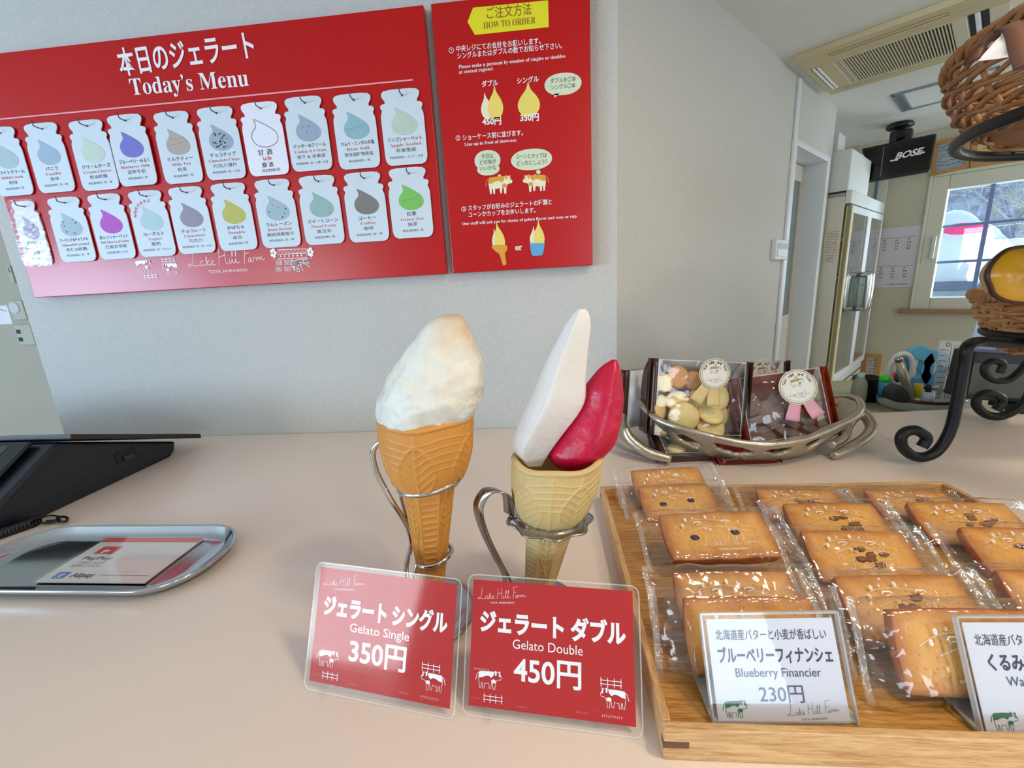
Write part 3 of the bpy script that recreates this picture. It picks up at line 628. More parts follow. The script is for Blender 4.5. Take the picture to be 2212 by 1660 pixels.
# ------------------------------------------------------------------ display fridge and boxes on it
fs0, fs1, fb, fz = 4.80, 7.1, -.225, .885
fg = thing('display_fridge', 'tall white display fridge with two glass doors and chrome handles', 'fridge', sbz(5.9, .2, ZF))
m_fr = mat('fridge_enamel', (206, 204, 188), .4)
FF = Fr(sbz(0, fb, 0), AD, ZD)        # fridge front, N to the room
mb = MB(m_fr)
mb.sbox(fs0, fs0+.05, fb+.05, .75, ZF, fz); mb.sbox(fs1-.05, fs1, fb+.05, .75, ZF, fz); mb.sbox(fs0, fs1, .7, .75, ZF, fz); mb.sbox(fs0, fs1, fb+.05, .75, fz-.06, fz); mb.sbox(fs0+.05, fs1-.05, fb+.05, .7, -1.75, -1.69)
mb.build('cabinet', fg, bevel=.01)
MB(m_alu).sbox(fs0, fs1, fb-.02, fb+.05, fz-.14, fz+.02).build('top_fascia', fg, bevel=.012)
mb = MB(m_alu); mb.sbox(fs0, fs1, fb, fb+.05, ZF+.2, -1.69); mb.build('base_grille', fg, bevel=.01)
for k in range(5): MB(m_steel).sbox(fs0+.15, fs1-.1, fb-.01, fb, -1.8-.09*k, -1.77-.09*k).build('slat', fg)
mid = 6.02
for i, (a, b) in enumerate(((fs0+.02, mid), (mid+.01, fs1-.02))):
    mb = MB(m_alu); zt, zb_ = fz-.16, -1.66
    mb.sbox(a, a+.13, fb-.03, fb+.02, zb_, zt); mb.sbox(b-.10, b, fb-.03, fb+.02, zb_, zt); mb.sbox(a+.13, b-.10, fb-.03, fb+.02, zt-.09, zt); mb.sbox(a+.13, b-.10, fb-.03, fb+.02, zb_, zb_+.10)
    if i == 0: mb.use(mat('yellowed_gasket', (206, 180, 96), .6)).sbox(a-.0, a+.06, fb-.035, fb+.03, zb_, zt)
    d_ = mb.build('door', fg, bevel=.006)
    o = MB(f_glass).sbox(a+.13, b-.10, fb-.012, fb-.004, zb_+.10, zt-.09).build('pane', fg)
    hx = (mid-.10) if i == 0 else (mid+.13)
    w0 = FF.px(1850, 595)[1]; w1 = FF.px(1850, 665)[1]
    P2 = [FF.pt(hx, w1, .03), FF.pt(hx, w1, .10), FF.pt(hx, w1+.05, .12), FF.pt(hx, w0-.05, .12), FF.pt(hx, w0, .10), FF.pt(hx, w0, .03)]
    MB(m_chrome, True).tube(spline(P2, 4), .042, 8).build('handle', fg)
    MB(f_glass).fbox(FF, hx-.10, hx+.10, w1-.02, w0+.02, .03, .04).build('handle_plate', fg)
for z in (-1.2, -.7, -.2, .3):
    MB(m_steel).sbox(fs0+.06, fs1-.06, fb+.1, .65, z, z+.02).build('shelf', fg)
MB(mat('fridge_lining', (170, 178, 160), .6)).sbox(fs0+.06, fs1-.06, .64, .69, -1.68, fz-.07).build('lining', fg)
MB(m_white).fbox(FF, 5.03, 5.2, .40, .62, .0, .001).build('round_sticker', fg)
# paper notes taped to the fridge side
FSd = Fr(sbz(fs0-.003, 0, 0), BD*-1, ZD)
for px0, py0, px1, py1, lb, kk in ((1782, 498, 1812, 548, 'upper handwritten paper note taped to the side of the fridge', 9), (1779, 550, 1805, 567, 'lower small stained paper taped to the side of the fridge', 4)):
    a = FSd.px(px0, py0); b = FSd.px(px1, py1)
    n_ = thing('paper_note', lb, 'note', FSd.pt(a[0], b[1], 0))
    MB(mat('aged_paper', (212, 204, 184), .7)).fbox(FSd, a[0], b[0], b[1], a[1], 0, .004).build('sheet', n_)
    mb = MB(m_dark)
    for k in range(kk):
        y = a[1]-(a[1]-b[1])*(k+.8)/(kk+.6); u = a[0]+.03
        pts = [(u+j*(b[0]-a[0]-.06)/12, y+.008*random.uniform(-1, 1)) for j in range(13)]
        mb.stroke(FSd, pts, .004, .0065)
    mb.build('handwriting', n_)
for lb, s0, s1, b0, b1, za, zb_ in (('larger white cardboard box lying on the fridge', fs0+.0, 6.0, fb+.03, .55, fz+.02, 1.40), ('smaller white box topmost on the fridge', fs0+.15, 5.3, fb+.22, .55, 1.40, 1.66)):
    bx = thing('cardboard_box', lb, 'box', sbz((s0+s1)/2, (b0+b1)/2, za))
    MB(mat('box_card', (208, 212, 208), .6)).sbox(s0, s1, b0, b1, za, zb_).build('carton', bx, bevel=.015)
    MB(mat('box_tape', (196, 198, 190), .35)).sbox((s0+s1)/2-.08, (s0+s1)/2+.08, b0-.003, b1, zb_, zb_+.003).build('tape', bx)

# ------------------------------------------------------------------ window wall things
Q = FW.px
wf = thing('window_1', '', '', FW.pt(wu0, wv0, 0)); del wf['label']; del wf['category']; wf['kind'] = 'structure'
m_wf = mat('window_frame', (214, 214, 194), .4)
g0 = Q(2050.6, 409.5); g1 = Q(2009, 643); gu0 = (g0[0]+g1[0])/2; gv1 = g0[1]; gv0 = g1[1]; gu1 = wu1-.20
mb = MB(m_wf); mb.fbox(FW, wu0, gu0, wv0, wv1, -.20, .03); mb.fbox(FW, gu1, wu1, wv0, wv1, -.20, .03); mb.fbox(FW, gu0, gu1, wv0, gv0, -.20, .03); mb.fbox(FW, gu0, gu1, gv1, wv1, -.20, .03)
mb.build('window_frame', wf, bevel=.012)
mb = MB(m_wf); iu = .06; mb.fbox(FW, wu0-.04, wu0, wv0-.04, wv1+.04, -.02, .045); mb.fbox(FW, wu0, wu1, wv1, wv1+.05, -.02, .045); mb.build('window_casing', wf, bevel=.008)
MB(film('window_pane', tint=(240, 248, 255), haze=.01, boost=1., rough=.01)).fbox(FW, gu0, gu1, gv0, gv1, -.10, -.09).build('pane', wf)
mt = mat('muntin_blue_grey', (120, 138, 190), .4)
mu_ = (Q(2145, 399)[0]+Q(2101, 643)[0])/2; mh1 = (Q(2037.7, 491)[1]+Q(2212, 472)[1])/2; mh2 = (Q(2023, 567.6)[1]+Q(2135, 562)[1])/2
MB(mt).fbox(FW, mu_-.025, mu_+.025, gv0, gv1, -.12, -.075).build('muntin', wf)
MB(mt).fbox(FW, gu0, gu1, mh1-.018, mh1+.018, -.115, -.08).build('muntin', wf); MB(mt).fbox(FW, gu0, gu1, mh2-.018, mh2+.018, -.115, -.08).build('muntin', wf)
a = Q(2019, 510); b = Q(2015, 560); MB(m_wp).fbox(FW, a[0]-.02, a[0]+.03, b[1], a[1], .03, .07).build('latch', wf, bevel=.01)
sv = Q(1950, 666)[1]
s_ = MB(wood('sill_wood', (176, 130, 96), (140, 98, 70), (3, 20, 20), 6)).fbox(FW, Q(1944, 668)[0], wu1+.2, sv-.07, sv, -.02, .16).build('window_sill', wf, bevel=.01)
# narrow second window behind the hanging screen
w2 = thing('window_2', '', '', FW.pt(0, 0, 0)); del w2['label']; del w2['category']; w2['kind'] = 'structure'
a = Q(1866, 370); b = Q(1913, 440)
MB(m_wf).fbox(FW, a[0], b[0], b[1]-.3, a[1]+.3, 0, .04).build('window_frame', w2, bevel=.01)
MB(mat('blue_grey_pane', (112, 136, 142), .2)).fbox(FW, a[0]+.18, b[0]-.12, b[1]-.2, a[1]+.2, .04, .045).build('pane', w2)
MB(m_wf).fbox(FW, a[0]+.10, a[0]+.13, b[1]-.3, a[1]+.3, .04, .06).build('muntin', w2)
# wall frames
m_fw = wood('orange_frame', (204, 152, 84), (176, 120, 60), (4, 20, 20), 6)
def wframe(name, label, cat, c, cmat, t=.05, scrib=0):
    o = thing(name, label, cat, FW.pt(*Q(*c[3]), .0)); q = [np.array(Q(*p)) for p in c]; ctr = sum(q)/4
    qi = [p+(ctr-p)*0 + np.sign(ctr-p)*t for p in q]
    for k in range(4):
        j = (k+1) % 4; MB(m_fw).prism(FW, [q[k], q[j], qi[j], qi[k]], 0, .05).build('frame_rail', o)
    mb = MB(cmat); mb.prism(FW, qi, 0, .02); mb.build('print', o)
    if scrib:
        mb = MB(m_dark); (ua, va), (ub, vb) = qi[0], qi[2]
        for k in range(scrib):
            y = va-(va-vb)*(k+.8)/(scrib+.8); pts = [(ua+(ub-ua)*(.1+.8*j/14), y+.02*random.uniform(-1, 1)) for j in range(15)]
            mb.stroke(FW, pts, .006, .022)
        mb.build('handwriting', o)
    return o
wframe('framed_notice', 'wood framed pale blue chart on the wall above the window beside the black screen', 'picture frame', [(2018, 307), (2098, 290), (2093, 364), (2010, 383)], mat('pale_chart', (176, 190, 206), .4, var=.2, vs=14), .05, 6)
wframe('framed_notice', 'wood framed yellow sheet above the window, seen through the wire ring', 'picture frame', [(2100, 290), (2290, 262), (2290, 338), (2096, 364)], mat('yellow_sheet', (222, 196, 130), .5), .06, 3)
cal = thing('wall_calendar', 'white two month wall calendar with red month numbers beside the fridge', 'calendar', FW.pt(*Q(1925, 619), 0))
c4 = [Q(1903, 495), Q(1996, 493), Q(1969, 620), Q(1884, 618)]; cu0 = c4[0][0]-.05; cu1 = (c4[1][0]+c4[2][0])/2; cv1 = c4[0][1]; cv0 = c4[2][1]; cu0 = cu1-1.15
MB(mat('calendar_paper', (216, 212, 218), .6)).fbox(FW, cu0, cu1, cv0, cv1, 0, .01).build('sheet', cal)
mb = MB(m_dark); H_ = cv1-cv0; Wd = cu1-cu0
for half_ in (0, 1):
    yt = cv1-half_*H_*.47
    mb.use(mat('red_ink', (190, 60, 60), .5)); mb.text(FW, '2' if not half_ else '1', (cu0+.48*Wd, yt-H_*.14), (cu0+.55*Wd, yt-H_*.14), .13, .013, .03)
    mb.use(m_dark); mb.stroke(FW, [(cu0+.05, yt-H_*.17), (cu1-.05, yt-H_*.17)], .004, .012)
    dno = 1
    for r in range(5):
        for cc_ in range(7):
            if dno > (28 if not half_ else 31): break
            mb.text(FW, str(dno), (cu0+.10+cc_*Wd*.13, yt-H_*(.22+.05*r)), (cu0+.13+cc_*Wd*.13+(.015 if dno > 9 else 0), yt-H_*(.22+.05*r)), .036, .012, .02, 1); dno += 1
mb.text(FW, serif('calendar'), (cu0+.7*Wd, cv0+.04), (cu0+.95*Wd, cv0+.04), .03, .012)
mb.build('printing', cal)
# ------------------------------------------------------------------ things on the staff desk and the floor behind
def onq(s): return Fr(sbz(s, 0, 0), -BD, ZD)
F = FW
wframe('framed_price_list', 'small wood framed handwritten list low on the wall behind the black bin', 'picture frame', [(1866, 764), (1906, 767), (1897, 830), (1858, 828)], mat('list_paper', (206, 204, 196), .6), .06, 7)
b0 = pz(1880, 872, -1.17)
bn = thing('waste_bin', 'black tapered bin behind the grey bottle on the desk', 'bin', (b0[0], b0[1], -1.17))
MB(mat('bin_black', (14, 13, 14), .45), True).lathe([(0, 0), (.085, 0), (.105, .20), (.11, .205), (.10, .205), (.08, .03)], (b0[0]+.03, b0[1]+.11, -1.17), 32).build('bucket', bn)
b1_ = pz(1851, 876, -1.17)
bt = thing('spray_bottle', 'dull grey green plastic bottle beside the black bin', 'bottle', (b1_[0], b1_[1], -1.17))
k = .052
MB(mat('bottle_plastic', (138, 140, 116), .4), True).lathe([(0, 0), (k, 0), (k*1.05, .02), (k*1.05, .17), (k*.9, .21), (k*.45, .24), (k*.4, .25)], (b1_[0], b1_[1], -1.17), 24).build('bottle_body', bt)
MB(mat('pale_cap', (160, 200, 190), .4), True).lathe([(k*.5, .245), (k*.5, .28), (0, .28)], (b1_[0], b1_[1], -1.17), 20).build('cap', bt)
# white enamel pot with pens
po = pz(1986, 893, -1.17)*np.array([1, 1, 0]); _r = pyy(1984, 852, 3.62); pc = A3(_r[0], 3.62, -1.17); pr = .275; ph = _r[2]+1.17
pot = thing('enamel_pot', 'round white enamel pot with a dark brown rim full of pens and tools', 'pot', pc)
MB(m_alu, True).lathe([(0, .0), (pr*.86, .0), (pr*.93, .02), (pr*.97, ph*.7), (pr, ph-.005), (pr*.97, ph-.005), (pr*.93, ph*.7), (pr*.88, .03), (0, .025)], pc, 48).build('pot_body', pot)
MB(mat('brown_rim', (84, 30, 24), .2), True).tube([pc+A3(pr*cos(t), pr*sin(t), ph) for t in np.linspace(0, 2*pi, 49)[:-1]], .014, 8, True).build('rim', pot)
FP = Fr((0, pc[1]+.0, 0), (1, 0, 0), (0, 0, 1)); G = FP.px
def rod(name, label, cat, a, b, r, m, dy=0., m2=None, cap=.22, r2=None, parts=('barrel', 'cap')):
    A_ = pyy(a[0], a[1], pc[1]+dy); B_ = pyy(b[0], b[1], pc[1]+dy); t = thing(name, label, cat, A_)
    c_ = B_+(A_-B_)*cap if m2 else B_
    MB(m, True).tube([A_, c_], r, 12).build(parts[0], t)
    if m2: MB(m2, True).tube([c_, B_+(A_-B_)*.02, B_], [r2 or r, r2 or r, (r2 or r)*.7], 12).build(parts[1], t)
    return t
mbl = mat('marker_blue', (20, 140, 200), .35)
rod('marker_pen', 'thick bright blue marker with a lime green cap in the pot', 'pen', (1907, 858), (1912, 812), .036, mbl, .02, mat('lime_green', (70, 210, 40), .4), .28)
rod('marker_pen', 'dark marker with a pink red cap in the pot', 'pen', (1936, 850), (1929, 806), .03, m_blackp, .12, mat('hot_pink', (235, 60, 90), .4), .30)
st_ = thing('black_stapler', 'black rounded stapler head leaning in the pot below the blue marker', 'stapler', pyy(1935, 860, pc[1]-.1))
a = Fr((0, pc[1]-.14, 0), (1, 0, 0), (0, 0, 1)); MB(mat('stapler_black', (40, 42, 46), .5)).prism(a, [a.px(*q) for q in spline([(1917, 840), (1938, 831), (1952, 841), (1958, 858), (1950, 868), (1917, 862)], 3, True)], -.05, .05).build('body', st_, bevel=.012)
so = rod('letter_opener', 'flat beige and steel box cutter leaning in the pot', 'cutter', (1967, 862), (1940, 772), .028, mat('cutter_beige', (176, 160, 140), .35, .4), -.05, m_steel, .10, parts=('handle', 'blade'))
tp = thing('tape_ring', 'white ring shaped scissor handle standing in the pot', 'scissors', pyy(1945, 860, pc[1]))
c_ = G(1952, 800); MB(m_wp, True).tube([FP.pt(c_[0]+.085*cos(t), c_[1]+.13*sin(t), -.03) for t in np.linspace(0, 2*pi, 33)[:-1]], .02, 8, True).build('handle_ring', tp)
for nm, cx, rr, lb in (('tape_roll', 1993, (.125, .185), 'larger sky blue oval tape ring behind the cutter'), ('tape_roll', 2034, (.11, .15), 'sky blue ring seen through the clear ruler')):
    t = thing(nm, lb, 'tape', pyy(cx, 850, pc[1])); c_ = G(cx, 800)
    n = 40; ro, ri = rr, (rr[0]*.42, rr[1]*.42); V = []
    for k in range(n):
        a = 2*pi*k/n; V.append([FP.pt(c_[0]+ro[0]*cos(a), c_[1]+ro[1]*sin(a), -.10), FP.pt(c_[0]+ro[0]*cos(a), c_[1]+ro[1]*sin(a), -.05), FP.pt(c_[0]+ri[0]*cos(a), c_[1]+ri[1]*sin(a), -.05), FP.pt(c_[0]+ri[0]*cos(a), c_[1]+ri[1]*sin(a), -.10)])
    MB(mat('sky_blue_plastic', (96, 176, 216), .35)).grid(V, True, True).build('ring', t)
ru = thing('clear_ruler', 'wide clear plastic ruler with black markings standing in the pot', 'ruler', pyy(2030, 860, pc[1]))
fr_ = Fr((0, pc[1]-.04, 0), (1, 0, 0), (0, 0, 1)); q = [fr_.px(*p) for p in ((2030, 735), (2080, 738), (2062, 868), (2012, 866))]
MB(film('ruler_acrylic', haze=.18, boost=1.5, rough=.05)).prism(fr_, q, -.006, .006).build('blade', ru, bevel=.003)
mb = MB(m_dark); f = lambda x, y: tuple((1-y)*((1-x)*np.array(q[0])+x*np.array(q[1]))+y*((1-x)*np.array(q[3])+x*np.array(q[2])))
for k in range(9): mb.stroke(fr_, [f(.05, .15+.09*k), f(.28 if k % 2 else .4, .15+.09*k)], .004, .008)
for k in range(3): mb.stroke(fr_, [f(.5+.15*k, .06), f(.5+.15*k, .95)], .003, .008)
a_, b_ = f(.35, .06); mb.disc(fr_, a_, b_, .014, w=.008, ring=.005); mb.build('markings', ru)
gb = rod('glue_bottle', 'small square white glue bottle with a black cap at the pot front', 'bottle', (2003, 866), (2007, 832), .04, mat('translucent_white', (214, 210, 220), .3), -.16, m_blackp, .42, .02)
rod('marker_pen', 'stubby yellow capped pen beside the white glue bottle', 'pen', (1984, 858), (1984, 830), .03, mat('yellow_plastic', (225, 200, 30), .4), -.05)
rod('ball_pen', 'slim silver pen leaning against the clear ruler', 'pen', (2025, 862), (2050, 785), .014, m_steel, -.02, m_wp, .2)
rod('ball_pen', 'slim clear pen at the outer edge of the pot beside the iron leg', 'pen', (2060, 866), (2108, 748), .013, mat('pen_clear', (190, 196, 200), .2), -.02, mbl, .12)

# ------------------------------------------------------------------ black monitor and clear document stand at the counter end
mo = thing('register_monitor', 'black framed monitor standing on the far counter end behind the iron scrolls', 'monitor', (3.2, 3.0, -1))
Fm = Fr((0, 2.98, 0), (1, 0, 0), (0, 0, 1)); q = [Fm.px(2108, 760), Fm.px(2300, 770), Fm.px(2300, 880), Fm.px(2082, 862)]
MB(m_blackp).prism(Fm, q, -.16, 0).build('casing', mo, bevel=.012)
q = [Fm.px(2102, 784), Fm.px(2290, 790), Fm.px(2290, 872), Fm.px(2090, 850)]
MB(mat('monitor_glass', (74, 80, 78), .15)).flat(Fm, q, .004).build('screen', mo)
MB(m_blackp).box((3.0, 2.86, -.999), (3.6, 3.08, -.96)).build('base', mo)
ds = thing('document_stand', 'clear slanted stand holding a white printed sheet behind the monitor', 'document stand', (3.1, 3.2, -.8))
Fd = Fr((0, 3.16, 0), (1, 0, 0), (0, 0, 1)); q = [Fd.px(2128, 672), Fd.px(2310, 668), Fd.px(2300, 775), Fd.px(2085, 772)]
MB(mat('printed_sheet', (216, 226, 236), .5)).prism(Fd, q, -.004, 0).build('sheet', ds)
MB(film('stand_acrylic', tint=(235, 240, 255), haze=.08, boost=2, rough=.04)).prism(Fd, [(a-.03, b+.02*(i < 2)) for i, (a, b) in enumerate(q)], .004, .02).build('acrylic_holder', ds, bevel=.004)
MB(m_dark).text(Fd, '0120-31', Fd.px(2132, 700), Fd.px(2200, 696), .10, .003).text(Fd, 'DRY', Fd.px(2120, 724), Fd.px(2190, 722), .12, .003).build('lettering', ds)

# ------------------------------------------------------------------ switches and papers on the far wall at the left
FL = Fr((0, 5.1, 0), (1, 0, 0), (0, 0, 1)); q_ = FL.px
for lb, x0_, y0_, x1_, y1_, kind in (('grey remote panel highest on the shaded wall behind the pillar', 20, 574, 40, 612, 'p'), ('round dial control plate on the shaded wall above the green switches', 24, 650, 66, 690, 'd'), ('double switch plate with green lights, lowest on the shaded wall', 36, 702, 84, 744, 's')):
    a = q_(x0_, y0_); b = q_(x1_, y1_); o = thing('wall_switch', lb, 'switch', FL.pt(a[0], b[1], 0))
    MB(mat('switch_plate', (196, 192, 178), .5)).fbox(FL, a[0], b[0], b[1], a[1], 0, .04).build('plate', o, bevel=.01)
    cu, cv = (a[0]+b[0])/2, (a[1]+b[1])/2
    if kind == 'p': MB(mat('lcd', (70, 100, 96), .3)).fbox(FL, a[0]+.03, b[0]-.02, cv+.02, a[1]-.03, .04, .046).build('display', o)
    if kind == 'd': MB(m_wp).disc(FL, cu-.03, cv+.03, .07, w=.046).build('dial', o)
    if kind == 's':
        for k in (0, 1): MB(mat('green_lamp', (30, 90, 50), .4)).fbox(FL, cu-.09, cu-.04, cv+.02-.1*k, cv+.07-.1*k, .04, .048).build('button', o)
a = q_(-20, 662); b = q_(29, 700); o = thing('paper_note', 'white paper slip with handwriting taped on the shaded wall at the frame edge', 'note', FL.pt(a[0], b[1], 0))
MB(m_white).fbox(FL, a[0], b[0], b[1], a[1], 0, .006).build('sheet', o); MB(m_dark).stroke(FL, [(b[0]-.25+.02*k, a[1]-.06+.012*random.uniform(-1, 1)) for k in range(12)], .006, .008).build('handwriting', o)

# ------------------------------------------------------------------ winter garden outside the window
m_snow = mat('snow', (214, 232, 250), .8, bump=.3, bs=4, var=.06, vs=1.5)
mb = MB(m_snow, True); G0 = []
for i in range(26):
    G0.append([sbz(8.2+i*1.8, 9-j*1.6, -2.3+.10*i+.35*noise.noise(Vector((i*.4, j*.35, 0)))) for j in range(28)])
o = mb.grid(G0).build('snowy_ground'); o['kind'] = 'structure'
sx = pyy(2062, 560, 1); sx = sx/np.linalg.norm(sx)
def atd(x, y, dist): d = ray(x, y); return d/np.linalg.norm(d)*dist
c_ = atd(2062, 570, 15.5)
sm = thing('snow_mound', 'tall rounded heap of snow wearing a pink band outside the window', 'snow mound', c_)
MB(m_snow, True).ball(c_+A3(0, 0, -.3), .95, .95, 1.5, 24, 16, .18, 3).build('snow_heap', sm)
mb = MB(mat('pink_cloth', (255, 60, 130), .6), True); h_ = atd(2081, 500, 15.2)
mb.ball(h_, .42, .42, .22, 18, 10, .15, 5); mb.build('pink_band', sm)
c_ = atd(2068, 618, 14.2); tn = np.cross(c_/np.linalg.norm(c_), ZD)
tb = thing('garden_bench', 'dark bench half buried in snow in front of the snow heap', 'bench', c_)
fb_ = Fr(c_, tn/np.linalg.norm(tn), ZD)
MB(mat('bench_wood', (84, 96, 120), .7)).fbox(fb_, -1.3, 1.3, -.10, .10, -.2, .2).build('seat', tb, bevel=.02)
for u in (-1.1, 1.1): MB(MATS['bench_wood']).fbox(fb_, u-.06, u+.06, -.6, -.1, -.15, .15).build('leg', tb)
MB(m_snow, True).ball(c_+A3(.1, 0, -.62), 1.3, .8, .38, 24, 12, .1, 8).build('snow_cap', tb)
def branch(mb, p, d, r, L, lev):
    pts = [p]; 
    for k in range(4):
        d = d+A3(*np.random.normal(0, .16, 3)); d /= np.linalg.norm(d); pts.append(pts[-1]+d*L/4)
    mb.tube(pts, [r*(1-.13*k) for k in range(5)], 5 if lev > 1 else 4, cap=False)
    if lev > 0:
        for k in range(4 if lev > 1 else 5):
            q = pts[random.randint(1, 4)]; nd = d+A3(*np.random.normal(0, .62, 3)); nd[2] += .12; nd /= np.linalg.norm(nd); branch(mb, q, nd, r*.5, L*.66, lev-1)
m_bark = mat('snowy_bark', (120, 118, 140), .9, var=.5, vs=12, c2=(205, 218, 235)); m_bark2 = mat('larch_bark', (150, 142, 110), .9, var=.5, vs=10, c2=(210, 220, 220))
for i, (x, y, D, L, mt_, lb) in enumerate(((2120, 700, 20, 3.6, m_bark, 'bare blue grey tree with snow on its twigs, nearest behind the snow heap'), (2212, 690, 18, 3.4, m_bark2, 'olive brown bare tree beyond the window, closest to the yellow packet'), (2040, 640, 24, 4.5, m_bark, 'bare tree far behind the snow heap at the window edge'), (2150, 620, 26, 4.6, m_bark2, 'bare tree farthest away behind the two others in the window'), (2230, 640, 22, 4.2, m_bark, 'bare tree mostly hidden behind the upper window corner'))):
    p = atd(x, y, D); t = thing('bare_tree', lb, 'tree', p, 'snowy trees outside the window')
    mb = MB(mt_, True); branch(mb, p+A3(0, 0, -1), A3(0, 0, 1.), .11, L, 4); mb.build('trunk_and_branches', t, recalc=False)
# far snowy wood
mb = MB(mat('far_wood', (178, 190, 214), 1., var=.4, vs=3.5, c2=(120, 132, 150), detail=9), True); G0 = []
for i in range(12): G0.append([sbz(36+i*.8, 22-j*2.2, -4+i*1.6+1.2*noise.noise(Vector((i*.6, j*.7, 2)))) for j in range(30)])
o = mb.grid(G0).build('wooded_hillside'); o['kind'] = 'structure'

# ------------------------------------------------------------------ gelato cones
Y0 = 1.11
def smoothstep(a, b, x): t = np.clip((x-a)/(b-a), 0, 1); return t*t*(3-2*t)
def wafer(name, parent, rim, neck, tip, rr, rn, rt, m, turn, mid=False, lobes=5):
    rim, neck, tip = A3(*rim), A3(*neck), A3(*tip); nt, nb, nc = 240, 110, 110
    th = np.linspace(0, 2*pi, nt, endpoint=False); rows = []
    rdg = lambda d, w: np.exp(-(d/w)**2)
    for j in range(nb):                                   # bowl, t 0 = neck .. 1 = rim
        t = j/(nb-1); c = neck+(rim-neck)*t
        R = rn+(rr-rn)*(1-(1-t)**2.3)**.62
        a = ((th+turn)*lobes/(2*pi)) % 1.*2-1             # -1..1 across a leaf
        wl = .66*np.sin(pi*np.clip(t/.80, 0, 1)**.85)**.8 if t < .8 else 0.
        inside = np.abs(a) < wl
        e = np.zeros(nt)
        if t < .80: e += 1.0*rdg(np.abs(a)-wl, .045)
        if t < .93: e += 1.0*rdg(a, .035+.015*(1-t))
        for k in range(7): e += np.where(inside, .75*rdg(t-(.02+.12*k)-.30*np.abs(a), .012), 0)
        for k in range(5): e += np.where((~inside), .55*rdg(t-(.42+.10*k)+.02*np.cos(a*pi), .010), 0)
        if mid and t < .93: e += rdg(1-np.abs(a), .05)
        e = np.clip(e, 0, 1.15)
        lip = .03*rr*smoothstep(.95, .985, t)+0*th
        r = R+.030*rr*e*(1 if t < .93 else 0)+lip
        rows.append(np.stack([c[0]+r*np.cos(th), c[1]+r*np.sin(th), c[2]+0*th+.003*np.cos(lobes*(th+turn))*t**3], 1))
    for f, dz in ((.97, .008), (.90, .004), (.86, -.05), (.70, -.12)):      # rolled lip and inside
        c = rim; r = rr*f; rows.append(np.stack([c[0]+r*np.cos(th), c[1]+r*np.sin(th), c[2]+dz+0*th+.003*np.cos(lobes*(th+turn))], 1))
    mb = MB(m, True); mb.grid(rows, False, True)
    rows = []; N = 8
    for j in range(nc):
        t = j/(nc-1); c = neck+(tip-neck)*t; R = (rn*.97)*(1-t)+rt*t
        ph = (th+turn) % (2*pi/N)-pi/N; fac = cos(pi/N)/np.cos(ph)*1.03
        a = ph/(pi/N); kf = np.floor((th+turn)/(2*pi/N)) % 2
        e = .9*rdg(np.abs(a)-.93, .08)
        lf = .75*np.sin(pi*np.clip((t % .5)/.5, 0, 1))
        e += np.where(kf == 0, rdg(np.abs(a)-lf, .09)+rdg(a, .06)+np.where(np.abs(a) < lf, .8*rdg(((t*14+np.abs(a)*.9) % 1)-.5, .13), 0), .9*rdg(((t*17) % 1)-.5, .13)*(np.abs(a) < .8))
        r = R*fac+.0035*np.clip(e, 0, 1.1)
        rows.append(np.stack([c[0]+r*np.cos(th), c[1]+r*np.sin(th), c[2]+0*th], 1))
    mb.grid(rows, False, True); b = len(mb.v); mb.f.append(tuple(range(b-nt, b))); mb.m.append(mb.c); mb.s.append(False)
    return mb.build(name, parent, recalc=True)
def resample(st, n):
    st = np.array(st, float); return np.array(spline(list(st), n))
def scoop(name, parent, st, m, Yc, depth, sec, amp, fq, seed=0, n=6, brown=None, ns=5):
    """st rows: left px, right px; sec: closed section (0..1 across, depth -1..1)"""
    R = resample([list(a)+list(b) for a, b in st], n); sc = np.array(spline([A3(x, y, 0) for x, y in sec], ns, True))
    V = []; B = []
    for q in R:
        a = pyy(q[0], q[1], Yc); b = pyy(q[2], q[3], Yc); w = np.linalg.norm(b-a)
        row = []; rb = []
        for x, y, _ in sc:
            p = a+(b-a)*x+A3(0, 1, 0)*y*(depth*w+.006)
            c = (a+b)/2; d = p-c; k = 1+amp*noise.noise(Vector(p*fq)+Vector((seed, 0, 0)))+amp*.5*noise.noise(Vector(p*fq*2.7)+Vector((seed, 3, 0)))
            row.append(c+d*k); rb.append(brown(p) if brown else 0.)
        V.append(row); B.append(rb)
    mb = MB(m, True); mb.grid(V, False, True, B if brown else None)
    nn = len(sc); b = len(mb.v); mb.f.append(tuple(range(b-nn, b))); mb.f.append(tuple(range(b-nn*len(V), b-nn*len(V)+nn))[::-1]); mb.m += [mb.c]*2; mb.s += [True]*2
    return mb.build(name, parent)
m_c1 = mat('caramel_wafer', (214, 148, 66), .45, bump=.12, bs=260, var=.12, vs=18, sss=.1)
m_c2 = mat('pale_wafer', (212, 184, 124), .48, bump=.12, bs=260, var=.10, vs=18, sss=.1)
m_vg = attrmat('milk_gelato', (226, 226, 216), (196, 160, 112), .5, 1.0, 75)
m_wg = mat('white_gelato', (226, 222, 218), .42, bump=.5, bs=140, var=.04, sss=.1)
m_pg = mat('raspberry_gelato', (198, 0, 58), .34, bump=.5, bs=120, var=.18, vs=40, c2=(172, 0, 48))
c1 = thing('gelato_cone', 'single white gelato with a browned tip in a caramel coloured wafer cone', 'ice cream', (-.36, Y0, -.93))
q = lambda x, y: pyy(x, y, Y0)
wafer('wafer_cone', c1, q(921, 897), q(927, 1046), q(934, 1268), .130, .0755, .034, m_c1, 1.178-.25)
EGG = [(0, 0), (.03, -.45), (.16, -.82), (.36, -1.02), (.60, -.98), (.84, -.78), (.98, -.4), (1, 0), (.93, .6), (.7, .95), (.3, .95), (.07, .6)]
